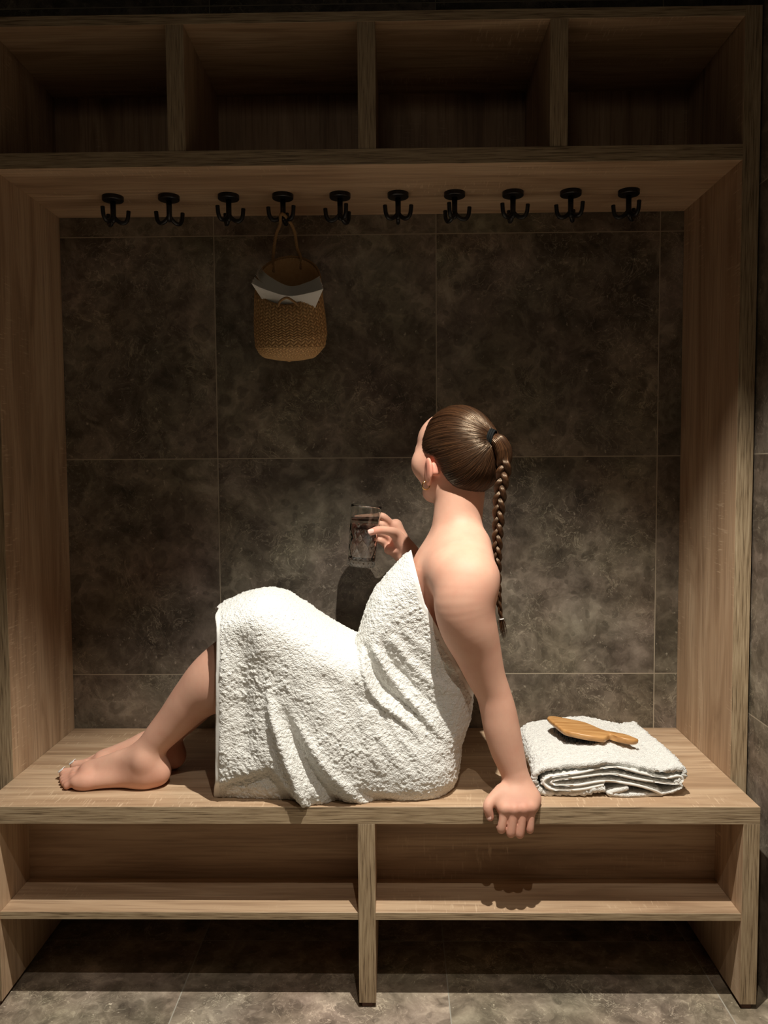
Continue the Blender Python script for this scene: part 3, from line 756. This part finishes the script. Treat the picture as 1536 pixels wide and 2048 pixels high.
ms = fast_mesh('hair', toW(hV), hQ)
SV, SF, ST = [], [], []
def add_strands(P, R, tone, sides=3):
    """P (n, m, 3) paths, R (n, m) radii"""
    n, m, _ = P.shape; T = np.gradient(P, axis=1); T /= np.linalg.norm(T, axis=2)[..., None]+1e-9
    a = RNG.normal(size=(n, 1, 3)); N1 = np.cross(T, a); N1 /= np.linalg.norm(N1, axis=2)[..., None]+1e-9; B = np.cross(T, N1)
    an = np.arange(sides)*2*PI/sides
    v = P[:, :, None]+R[:, :, None, None]*(N1[:, :, None]*np.cos(an)[None, None, :, None]+B[:, :, None]*np.sin(an)[None, None, :, None])
    base = sum(len(x) for x in SV); SV.append(v.reshape(-1, 3)); ST.append(np.repeat(tone, m*sides))
    i = np.arange(n)[:, None, None]*m*sides; j = np.arange(m-1)[None, :, None]*sides; q = np.arange(sides)[None, None, :]; q2 = (q+1) % sides
    f = np.stack([i+j+q, i+j+q2, i+j+sides+q2, i+j+sides+q], -1).reshape(-1, 4)+base; SF.append(f)
ns, m = 5200, 16
D = RNG.normal(size=(ns*3, 3)); D /= np.linalg.norm(D, axis=1)[:, None]
def shoot(D):
    lo, hi = np.zeros(D.shape[:-1]), np.full(D.shape[:-1], .16)
    for _ in range(22):
        mid = (lo+hi)/2; ins = hairF(D*mid[..., None]) < 0; lo = np.where(ins, mid, lo); hi = np.where(ins, hi, mid)
    return hi
st = D*shoot(D)[:, None]; ins = poly_sd(st[:, 0], st[:, 2], HP) < -.001; edge = poly_sd(st[:, 0], st[:, 2], HP) > -.022
keep = ins & (edge | (RNG.random(len(D)) < .45)); D = D[keep][:ns]; n = len(D)
E0 = EL/np.linalg.norm(EL); om = np.arccos(np.clip(D@E0, -1, 1))
t = np.linspace(0, 1, m)**.9*.965
sw = (np.sin((1-t)[None]*om[:, None])/np.sin(om)[:, None])[..., None]*D[:, None]+(np.sin(t[None]*om[:, None])/np.sin(om)[:, None])[..., None]*E0
sw[..., 2] -= .10*(np.sin(t*PI)[None]*np.clip(om, 0, 2)[:, None]/2)*np.clip(-D[:, 2]*0+.35, 0, 1)[:, None]
sw /= np.linalg.norm(sw, axis=2)[..., None]
lift = (RNG.random(n)*.0016)[:, None]*np.sin(np.clip(t*1.1+.08, 0, 1)*PI)[None]
rad = shoot(sw)+lift-.0001
add_strands(toW(sw*rad[..., None]), np.full((n, m), .00048)*np.sin(np.clip(t*.9+.1, 0, 1)*PI*.9)[None]+.00012, RNG.random(n)**1.5)
# stray wisps at the nape
nn = 60; s0 = Hd(-.045, 0, -.09)[None]+RNG.normal(size=(nn, 3))*np.array([.022, .02, .006]); tt_ = np.linspace(0, 1, 8)
wp = s0[:, None]+tt_[None, :, None]*(np.array([.006, -.007, -.008])[None, None]+RNG.normal(size=(nn, 1, 3))*.004)
def hair_obj(name, base=None):
    V, F, T = np.concatenate(SV), np.concatenate(SF), np.concatenate(ST)
    if base is not None:
        bV = np.zeros(len(base.vertices)*3, np.float32); base.vertices.foreach_get('co', bV); bV = bV.reshape(-1, 3)
        bQ = np.array([p.vertices[:] for p in base.polygons]); F = np.concatenate([bQ, F+len(bV)]); V = np.concatenate([bV, V]); T = np.concatenate([np.full(len(bV), .05), T])
    me = fast_mesh(name, V, F); a = me.attributes.new('tone', 'FLOAT', 'POINT'); a.data.foreach_set('value', T.astype(np.float32)[:len(me.vertices)])
    o = link(name, me, HAIR, person); SV.clear(); SF.clear(); ST.clear(); return o
hair_obj('hair', ms)
Ew = toW(EL)
bp = [Ew, W(988, 880, -.388), W(1000, 888, -.394), W(1008, 910, -.396), W(1007, 942, -.398), W(1002, 975, -.40), W(998, 1010, -.40), W(997, 1040, -.40), W(995, 1075, -.40), W(994, 1115, -.40), W(995, 1160, -.40), W(998, 1205, -.40), W(1003, 1238, -.40)]
m = 260; C = catmull(bp, m); s_ = np.linspace(0, 1, m)
seglen = np.concatenate([[0], np.cumsum(np.linalg.norm(np.diff(C, axis=0), axis=1))]); s_ = seglen/seglen[-1]
aw = np.interp(s_, [0, .06, .10, .18, .3, .5, .7, .88, 1], [.002, .003, .005, .0092, .0090, .0080, .0066, .0046, .0020])
sr_ = np.interp(s_, [0, .05, .10, .16, .3, .5, .7, .88, 1], [.0125, .0170, .0160, .0098, .0074, .0062, .0050, .0036, .0020])
T = np.gradient(C, axis=0); T /= np.linalg.norm(T, axis=1)[:, None]
side = np.array([.93, -.36, 0.])[None]-T*(T@np.array([.93, -.36, 0.]))[:, None]; side /= np.linalg.norm(side, axis=1)[:, None]; dep = np.cross(T, side)
rate = np.interp(s_, [0, .13, .17, 1], [0, 0, 1, 1.35]); ph0 = np.concatenate([[0], np.cumsum((rate[1:]+rate[:-1])/2*np.diff(s_))])*2*PI*4.6
for kx in range(3):
    ph = ph0+kx*2*PI/3
    c3 = C+side*(aw*1.0*np.sin(ph))[:, None]+dep*(aw*.62*np.sin(2*ph))[:, None]
    nf = 46; an = RNG.random(nf)*2*PI; rd = np.sqrt(RNG.random(nf))*.9
    rd[:26] = .93; an[:26] = np.arange(26)*2*PI/26
    tw = s_*9
    P = c3[None]+side[None]*(sr_[None]*rd[:, None]*np.cos(an[:, None]+tw[None]*0))[..., None]*.86+dep[None]*(sr_[None]*rd[:, None]*np.sin(an[:, None]))[..., None]*.86
    add_strands(P, np.broadcast_to((sr_*.17)[None], (nf, m)).copy(), RNG.random(nf)*.75+.1, 4)
# tail below the little band
nf = 50; t8 = np.linspace(0, 1, 10); e0, e1 = W(1003, 1238, -.40), W(1010, 1280, -.40)
sp0 = RNG.normal(size=(nf, 1, 3))*.0013; P = e0[None, None]+(e1-e0)[None, None]*t8[None, :, None]*(.7+.35*RNG.random((nf, 1, 1)))+sp0*(1+2.2*np.sin(t8*PI*.8))[None, :, None]
add_strands(P, np.full((nf, 10), .0006)*(1.1-t8)[None], RNG.random(nf))
# loose flyaways along the braid
nf = 70; k0 = RNG.integers(20, m-60, nf); P = np.stack([C[a:a+40:4] for a in k0])+side[k0][:, None]*(RNG.normal(size=(nf, 1, 1))*.011)*np.sin(np.linspace(.2, PI, 10))[None, :, None]+RNG.normal(size=(nf, 1, 3))*.004
add_strands(P, np.full((nf, 10), .00020), RNG.random(nf))
hair_obj('braid')
def torus(c, ax, R, r, n=40, k=12, sq=1.):
    ax = np.array(ax, float); ax /= np.linalg.norm(ax); u = np.cross(ax, (0, 0, 1.)); u /= np.linalg.norm(u); v = np.cross(ax, u)
    a = np.arange(n)*2*PI/n; return np.asarray(c)+R*(np.cos(a)[:, None]*u+np.sin(a)[:, None]*v*sq)
te = np.array([1., -.42, -.22])
eb = MB()
for d_, R_ in ((-.001, .0200), (.0035, .0195), (.008, .0185)): eb.tube(torus(Ew+te/np.linalg.norm(te)*d_, te, R_, .003, sq=1.1), .0026, 10, closed=True)
o = eb.build('hair_elastic', ELAST, person, True); o['label'] = 'black hair elastic'
o = MB().tube(torus(W(1003, 1238, -.40), (0.15, 0, -1), .0042, .001), .0014, 8, closed=True).build('braid_band', CLEARB, person, True)
o['label'] = 'small clear band near the braid tip'
# hoop earring hangs from the lobe
lobe = Hd(.022, .0840, -.071)
hc = lobe+np.array([0, 0, -.0095]); ea = fF*.55+fL*.25; 
pts = torus(hc, fF*.2+fL*.95+np.array([0, 0, 0]), .0102, .001)
pts = torus(hc, np.array([.35, -.93, 0]), .0092, .001)
MB().tube(pts, .0015, 10, closed=True).build('earring', GOLD, person, True)['label'] = 'gold hoop earring'

# ------------------------------------------------------------------ drinking glass
gl = thing('drinking_glass', 'tall cut glass tumbler of pink tinted water held in the right hand', 'glass', tuple(GB))
Zq = Vector((0, 0, 1)).rotation_difference(Vector(GA)); gl.rotation_mode = 'QUATERNION'; gl.rotation_quaternion = Zq
nt_, nz_ = 192, 120; ths = np.arange(nt_)*2*PI/nt_; rings = []
H0 = GH
def outer(h): return GR0+(GR1-GR0)*h/H0
for j in range(nz_+1):
    h = H0*j/nz_; r = outer(h)*np.ones(nt_)
    if .008 < h < H0*.72:
        env = min(1, (h-.008)/.006)*min(1, (H0*.72-h)/.012); kz = h/.0245; a1 = (ths*8/(2*PI)+kz/1.0*.5) % 1; a2 = (ths*8/(2*PI)-kz*.5) % 1
        g1 = np.exp(-((a1-.5)/.10)**2)+np.exp(-((a2-.5)/.10)**2); s1_ = np.abs(((a1*3) % 1)-.5)*2; s2_ = np.abs(((a2*3) % 1)-.5)*2
        r = r-env*(.0019*np.minimum(g1, 1.2)+.0008*(s1_*s2_))
    elif h <= .008: r = r*(.93+.07*math.sqrt(max(0, h/.008)))-.0009*(np.sin(ths*24) > 0)*(h > .002)
    rings.append(np.stack([r*np.cos(ths), r*np.sin(ths), np.full(nt_, h)], 1))
rings.append(ring((0, 0, H0+.0007), outer(H0)-.0009, nt_))
for h in np.linspace(H0, .020, 20): rings.append(ring((0, 0, h), outer(h)-.0022-.0016*max(0, 1-h/.10), nt_))
rings.append(ring((0, 0, .0155), outer(.02)-.008, nt_)); rings.append(ring((0, 0, .0140), .010, nt_))
MB().loft(rings).build('tumbler', GLASS, gl, True)
zl = H0*.815; tiltv = np.array(Vector((0, 0, 1)))
lr = []
for h in np.linspace(.0150, zl, 24): lr.append(ring((0, 0, h), (outer(max(h, .02))-.0022-.0016*max(0, 1-max(h, .02)/.10)-.0002) if h > .0195 else outer(.02)-.0085+(h-.015)*1.0, 96))
# the surface stays level while the glass leans
Ti = Matrix.Rotation(0, 4, 'X'); up = (Zq.inverted() @ Vector((0, 0, 1)))
for i in range(len(lr)):
    f_ = max(0, (i-18)/5); lr[i][:, 2] += f_*(-(lr[i][:, 0]*up.x+lr[i][:, 1]*up.y)/up.z)
o = MB().loft(lr).build('water', LIQ, gl, True); o['label'] = 'pink tinted water'

# ------------------------------------------------------------------ folded towel
ft_f = [(1060, 1594), (1366, 1578)]
TX0, TX1, TY0, TY1 = .190, .520, -.462, -.150
# cross-section paths in (u along x 0..1, height) ; each layer a thick ribbon with rounded folds
def ribbon_path(pts, n=150): return catmull(pts, n)
Lx = TX1-TX0
hump = lambda u: .010*math.exp(-((u-.55)/.22)**2)+.004*math.sin(u*9)
outerP = ribbon_path([(.93, .030), (.985, .040), (1.0, .052), (.97, .062), (.85, .058), (.7, .066), (.52, .076), (.35, .072), (.15, .064), (.04, .056), (.0, .040), (.02, .018), (.08, .006), (.25, .006), (.40, .014), (.47, .018)])
midP = ribbon_path([(.45, .026), (.30, .018), (.12, .016), (.055, .026), (.055, .038), (.12, .046), (.30, .056), (.52, .066), (.70, .054), (.85, .042), (.95, .046), (.975, .036), (.93, .028), (.80, .034), (.65, .042), (.50, .050), (.30, .046), (.15, .039), (.10, .034), (.12, .028), (.25, .027), (.45, .034), (.65, .028), (.78, .016), (.84, .006)], 240)
botP = ribbon_path([(.62, .020), (.50, .009), (.52, .005), (.70, .004), (.84, .004), (.93, .012), (.98, .022), (.96, .030)], 60)
def ribbon(P, w, y0, y1, jig, seed, nyy=190):
    P = np.array([(p[0]*Lx, p[1]) for p in P]); T = np.gradient(P, axis=0); T /= np.linalg.norm(T, axis=1)[:, None]; Nn = np.stack([-T[:, 1], T[:, 0]], 1)
    loop = np.concatenate([P+Nn*w/2, (P-Nn*w/2)[::-1]]); rings = []
    ys = np.concatenate([[y0+.0008], np.linspace(y0, y1, nyy)]) if False else np.linspace(y0, y1, nyy)
    for y in ys:
        s = (y-y0)/(y1-y0)
        q = loop.copy(); sc = 1-.10*s; xo = TX0+.024*s+.004*math.sin(s*5+seed)
        q[:, 0] = xo+q[:, 0]*sc; q[:, 1] = ZB+.001+np.maximum(q[:, 1], .0)*(1.-.02*s)
        rings.append(np.stack([q[:, 0], np.full(len(q), y)+jig*np.sin(loop[:, 0]*40+seed), q[:, 1]], 1))
    return rings, len(P)
ftow = thing('folded_towel', 'thick white terry towel folded flat on the bench beneath the hairbrush', 'towel', ((TX0+TX1)/2, -.3, ZB))
def tow_mesh(name, P, w, y0, y1, jig, seed, mat, disp=.0022, lab=None):
    rings, n = ribbon(P, w, y0, y1, jig, seed); me = MB().loft(rings, 'strip').mesh(name)
    v = np.zeros(len(me.vertices)*3, np.float32); me.vertices.foreach_get('co', v); v = v.reshape(-1, 3).astype(float); N = np.zeros(len(v)*3, np.float32); me.vertices.foreach_get('normal', N); N = N.reshape(-1, 3)
    v = v+N*((vnoise(v, 260.)-.5)*disp*1.3+(vnoise(v, 480.)-.5)*disp)[:, None]+N*((vnoise(v, 28.)-.5)*.0035)[:, None]
    v[:, 2] = np.maximum(v[:, 2], ZB+.0006); me.vertices.foreach_set('co', v.astype(np.float32).ravel()); me.update()
    o = link(name, me, mat, None, True); o.parent = ftow; o.matrix_parent_inverse = Matrix.Translation(-Vector(ftow.location)); return o
tow_mesh('outer_layer', outerP, .0100, TY0, TY1, .003, 0, TERRYF, .0046)
tow_mesh('inner_layer', midP, .0075, TY0+.004, TY1-.004, .003, 1.5, TERRYF, .0036)
tow_mesh('bottom_layer', botP, .0060, TY0-.002, TY1-.01, .003, 3., TERRYF)
for P, s0, dz in ((midP, 0, 0),):
    P2 = P[:len(P)] if P is midP else P
    o = tow_mesh('hem_band', P2, .0036, TY0-.0035, TY0+.012, .003, 1.5 if P is midP else 0, HEM, .0003)

# ------------------------------------------------------------------ hairbrush lying bristles down on the towel
bz = ZB+.108
br = thing('hairbrush', 'honey coloured wooden paddle hairbrush lying bristles down on the folded towel', 'hairbrush', tuple(WZ(1170, 1455, bz)))
outl = [(1094, 1437), (1097, 1434), (1106, 1433), (1135, 1436), (1165, 1440), (1182, 1445), (1198, 1451), (1212, 1455), (1232, 1457), (1256, 1460), (1271, 1465), (1277, 1467), (1274, 1469), (1262, 1470), (1240, 1467), (1222, 1463), (1216, 1465), (1211, 1469), (1203, 1470), (1170, 1468), (1135, 1463), (1123, 1459), (1108, 1448), (1097, 1440)]
ol = np.array([WZ(x, y, bz) for x, y in outl]); ol = catmull(np.vstack([ol, ol[:1]]), 96)[:-1]; cen = ol.mean(0)
def bpt(p, dz, inset=0.):
    q = cen+(p-cen)*(1-inset); return np.array([q[0], q[1], bz+dz-(q[0]-.30)*.085])
rg = [np.array([bpt(p, dz, ins) for p in ol]) for dz, ins in ((-.013, .10), (-.0125, .04), (-.009, .006), (-.004, .0), (-.001, .012), (0, .045), (.0002, .10))]
def inv(o, par): o.parent = par; o.matrix_parent_inverse = Matrix.Translation(-Vector(par.location)); return o
inv(MB().loft(rg).build('paddle', BWOOD, None, True), br)
pad = [(x, y) for x, y in outl if x < 1215]; po = np.array([WZ(x, y, bz) for x, y in pad]); po = catmull(np.vstack([po, po[:1]]), 60)[:-1]; pcn = po.mean(0)
def ppt(p, dz, k): q = pcn+(p-pcn)*k; return np.array([q[0], q[1], bz+dz-(q[0]-.30)*.085])
inv(MB().loft([np.array([ppt(p, -.0125, .84) for p in po]), np.array([ppt(p, -.016, .80) for p in po]), np.array([ppt(p, -.018, .6) for p in po])]).build('cushion', BRIST, None, True), br)
bb = MB(); mn, mx = po.min(0), po.max(0)
pp2 = (po-pcn)*.80+pcn
for i, x in enumerate(np.arange(mn[0], mx[0], .0058)):
    for y in np.arange(mn[1], mx[1], .0062):
        x_ = x+random.uniform(-.001, .001); y_ = y+random.uniform(-.001, .001)+(i % 2)*.003
        if poly_sd(np.array([x_]), np.array([y_]), pp2[:, :2])[0] < -.002:
            t0 = ppt(np.array([(x_-pcn[0])+pcn[0], y_, 0]), -.015, 1.); e = t0.copy(); e[2] = t0[2]-.0165+random.uniform(-.001, .001); e[0] += random.uniform(-.003, .003)-.002; e[1] += random.uniform(-.003, .003)
            bb.tube([t0, (t0+e)/2+np.array([.0004, 0, 0]), e], [.0007, .0006, .0007], 5)
o = inv(bb.build('bristles', BRIST, None, True), br); o['kind'] = 'stuff'

# ------------------------------------------------------------------ basket hanging from the fourth hook
hp = np.array(bpy.data.objects['coat_hook'].location)
h4 = [o for o in bpy.data.objects if o.get('label') == ordn[3]][0]; h4p = np.array(h4.location)
bk0 = W(572, 560, -.185)
basket = thing('basket', 'woven seagrass basket hanging by its rope handle from a black hook', 'basket', tuple(W(578, 716, -.17)))
nth, nr = 420, 170; a = np.arange(nth)*2*PI/nth - PI/2       # a = -90 deg: front (towards camera)
ca_, sa_ = np.cos(a), np.sin(a)
Cr = W(575, 560, -.165)
def bring(t):   # t 0 rim .. 1 bottom edge; front wall short, back wall tall
    zc = W(578, 718, -.165)[2]
    keys = [0, .12, .32, .50, .68, .80, .88, 1.]
    rx = np.interp(t, keys, [.0800, .0835, .0885, .0905, .0850, .0730, .0620, .0100]); ry = np.interp(t, keys, [.058, .066, .080, .084, .080, .068, .058, .010])
    cy = np.interp(t, keys, [-.150, -.150, -.140, -.138, -.138, -.138, -.138, -.138]); cx = np.interp(t, keys, [Cr[0], Cr[0], Cr[0]+.001, Cr[0]+.003, Cr[0]+.001, Cr[0]-.002, Cr[0]-.002, Cr[0]-.002])
    zf = W(578, 610, -.21)[2]; zb_ = W(572, 514, -.09)[2]
    zr = (zf+zb_)/2+(zb_-zf)/2*sa_-.010*np.abs(ca_)**3*0
    zbot = zc+.0
    tt = 1-(1-t)**1.55
    z = zr*(1-tt)+zbot*tt
    z = z-.006*np.exp(-((t-.62)/.05)**2)
    return np.stack([cx+rx*ca_, cy+ry*sa_, z], 1)
ts = np.linspace(0, 1, nr); R0 = np.array([bring(t) for t in ts])
def weave(u, v):      # herringbone: columns of slanting straw, direction flips each column
    cu = u; c = np.floor(cu); fu = cu-c; sgn = np.where(c % 2 == 0, 1, -1); s = (v*1.0+sgn*(fu-.5)*.9)
    fs = s-np.floor(s); hgt = np.sin(fs*PI)**.6*np.sin(np.clip(fu, .02, .98)*PI)**.35
    return hgt, ((np.floor(s)+c) % 2)
uu = (np.arange(nth)/nth*60)[None]+0*ts[:, None]; L = np.array([.15*(.5+.0*t) for t in ts]); vv = (ts*24)[:, None]+0*uu
hg_, alt = weave(uu, vv)
cen_ = R0.mean(1)[:, None]; nrm = R0-cen_; nrm[..., 2] *= .2; nrm /= np.linalg.norm(nrm, axis=2)[..., None]
R1 = R0+nrm*(hg_*.0026)[..., None]; inn = R0-nrm*.0035
fb = MB(); tone = []
rl = [R1[i] for i in range(nr)]; 
bot = [R1[-1]*k_+R1[-1].mean(0)*(1-k_)+np.array([0, 0, -.004*(1-k_)]) for k_ in (.8, .5, .2, .05)]
botI = [inn[-1]*k_+inn[-1].mean(0)*(1-k_)+np.array([0, 0, .004]) for k_ in (.05, .5, .95)]
il = [inn[i] for i in range(nr-4, -1, -6)]
allr = rl+bot+botI+il
allr = allr+[rl[0]]
me = MB().loft(allr, caps=False).mesh('basket_body'); tn = np.concatenate([(hg_*.7+alt*.25).ravel(), np.tile(.5, nth*(len(bot)+len(botI)+len(il)))])
tn = np.concatenate([tn, tn[:nth]])
at = me.attributes.new('weave', 'FLOAT', 'POINT'); at.data.foreach_set('value', tn.astype(np.float32)[:len(me.vertices)])
inv(link('basket_body', me, WEAVE, None, True), basket)
def rope(pts, r, turns, name, par):
    pts = catmull(pts, 120); T = np.gradient(pts, axis=0); T /= np.linalg.norm(T, axis=1)[:, None]; A = np.cross(T, (0, 1., .1)); A /= np.linalg.norm(A, axis=1)[:, None]; B = np.cross(T, A)
    mb = MB()
    for k in range(3):
        ph = np.linspace(0, turns*2*PI, 120)+k*2*PI/3; mb.tube(pts+r*.5*(A*np.cos(ph)[:, None]+B*np.sin(ph)[:, None]), r*.58, 7)
    o = mb.build(name, ROPE, None, True); me = o.data; return inv(o, par)
cyc = R0[0]
def rim(px):     # rim point at the back half for a pixel column
    best = min((i for i in range(nth) if sa_[i] > .2), key=lambda i: abs(cyc[i][0]-W(px, 520, -.1)[0])); return cyc[best]
# handle: over the front-left/right prongs' saddle beneath the hook stem
saddle = h4p+np.array([.0, -.012, -.058])
hl = rim(546); hr_ = rim(601)
rope([hl+np.array([0, .002, -.028]), hl+np.array([0, -.002, .0]), W(547, 505, -.125), W(552, 470, -.15), W(560, 449, -.170), saddle+np.array([-.004, -.004, .003]), saddle+np.array([.006, -.004, .003]), W(583, 449, -.17), W(590, 468, -.15), W(594, 495, -.13), hr_+np.array([0, -.002, .0]), hr_+np.array([0, .002, -.028])], .0042, 26, 'handle', basket)
rope([W(556, 612, -.222), W(560, 603, -.230), W(568, 597, -.233), W(576, 596, -.234), W(586, 602, -.232), W(596, 610, -.226)], .003, 9, 'handle', basket)
# rim cord
rope(np.vstack([cyc[::14], cyc[:1]]), .0034, 60, 'rim_cord', basket)

# paper towels standing in the basket, sagging over its front rim
def sheet(px0, pxm, px1, y, depth_y, drop, th=.0009):
    """folded paper: a V-curved top edge through three points, hanging down into the basket"""
    P = catmull([W(*px0, y), W(*pxm[0], y), W(*pxm[1], y), W(*pxm[2], y), W(*px1, y)], 30)
    c = P[len(P)//2]; rings = []
    for s in np.linspace(0, 1, 8):
        q = P.copy(); q[:, 0] = c[0]+(q[:, 0]-c[0])*(1-.34*s); q[:, 2] -= drop*s+(.0)*s; q[:, 1] += depth_y*s
        loop = np.concatenate([q+np.array([0, -th/2, .0]), (q+np.array([0, th/2, 0]))[::-1]]); rings.append(loop)
    return MB().loft(rings, 'strip').mesh('paper_towel')
NS = 26
for i in range(NS):
    f = i/(NS-1)        # 0 front (lowest edge seen), 1 rear
    gp = 0 if f < .38 else 4
    lx = 503+ (f*13) + (0 if f < .38 else 3); ly = 566-f*34-gp
    rx_ = 647-f*8; ry_ = 578-f*26
    j = random.uniform(-1., 1.)
    y = -.212+f*.034
    me = sheet((lx+j, ly), ((528+f*6, 578-f*27-gp*.5), (576+f*2, 592-f*20), (618-f*2, 586-f*22)), (rx_+j, ry_), y, .030, .05)
    o = link('paper_towel', me, PAPER); o.data.polygons.foreach_set('use_smooth', [False]*len(me.polygons))
    tag(o, 'white folded paper towel standing in the stack inside the wicker basket', 'paper towel', 'paper towels in the basket')

# ------------------------------------------------------------------ light
sc = bpy.context.scene
def spot(name, loc, to, power, angle, blend, size=.018, color=(1., .86, .70)):
    l = bpy.data.lights.new(name, 'SPOT'); l.energy = power; l.spot_size = math.radians(angle); l.spot_blend = blend; l.shadow_soft_size = size; l.color = color
    o = bpy.data.objects.new(name, l); col.objects.link(o); o.location = loc
    o.rotation_mode = 'QUATERNION'; o.rotation_quaternion = (Vector(to)-Vector(loc)).to_track_quat('-Z', 'Y'); return o
WARM = (1., .95, .86)
spot('ceiling_spot', (.05, -1.05, 2.43), (.05, -1.03, 0), 212, 82, .5, .012, WARM)
spot('ceiling_spot', (.0, -1.80, 2.43), (.0, -1.66, 0), 38, 88, .4, .012, (1., .89, .78))
spot('added_fill_lamp', (-.3, -2.2, 2.38), (-.3, -1.2, 1.4), 3.4, 160, .8, .16, (1., .86, .68))  # unseen soft fill, added to brighten the basket and upper cabinet
w = bpy.data.worlds.new('world'); sc.world = w; w.use_nodes = True
w.node_tree.nodes['Background'].inputs[0].default_value = (1., .9, .8, 1); w.node_tree.nodes['Background'].inputs[1].default_value = .006
sc.view_settings.view_transform = 'Standard'; sc.view_settings.look = 'None'; sc.view_settings.gamma = 1; sc.view_settings.use_curve_mapping = False
sc.view_settings.exposure = 0.0
sc.cycles.max_bounces = 10; sc.cycles.transmission_bounces = 10; sc.cycles.glossy_bounces = 4; sc.cycles.diffuse_bounces = 4
sc.cycles.use_denoising = True
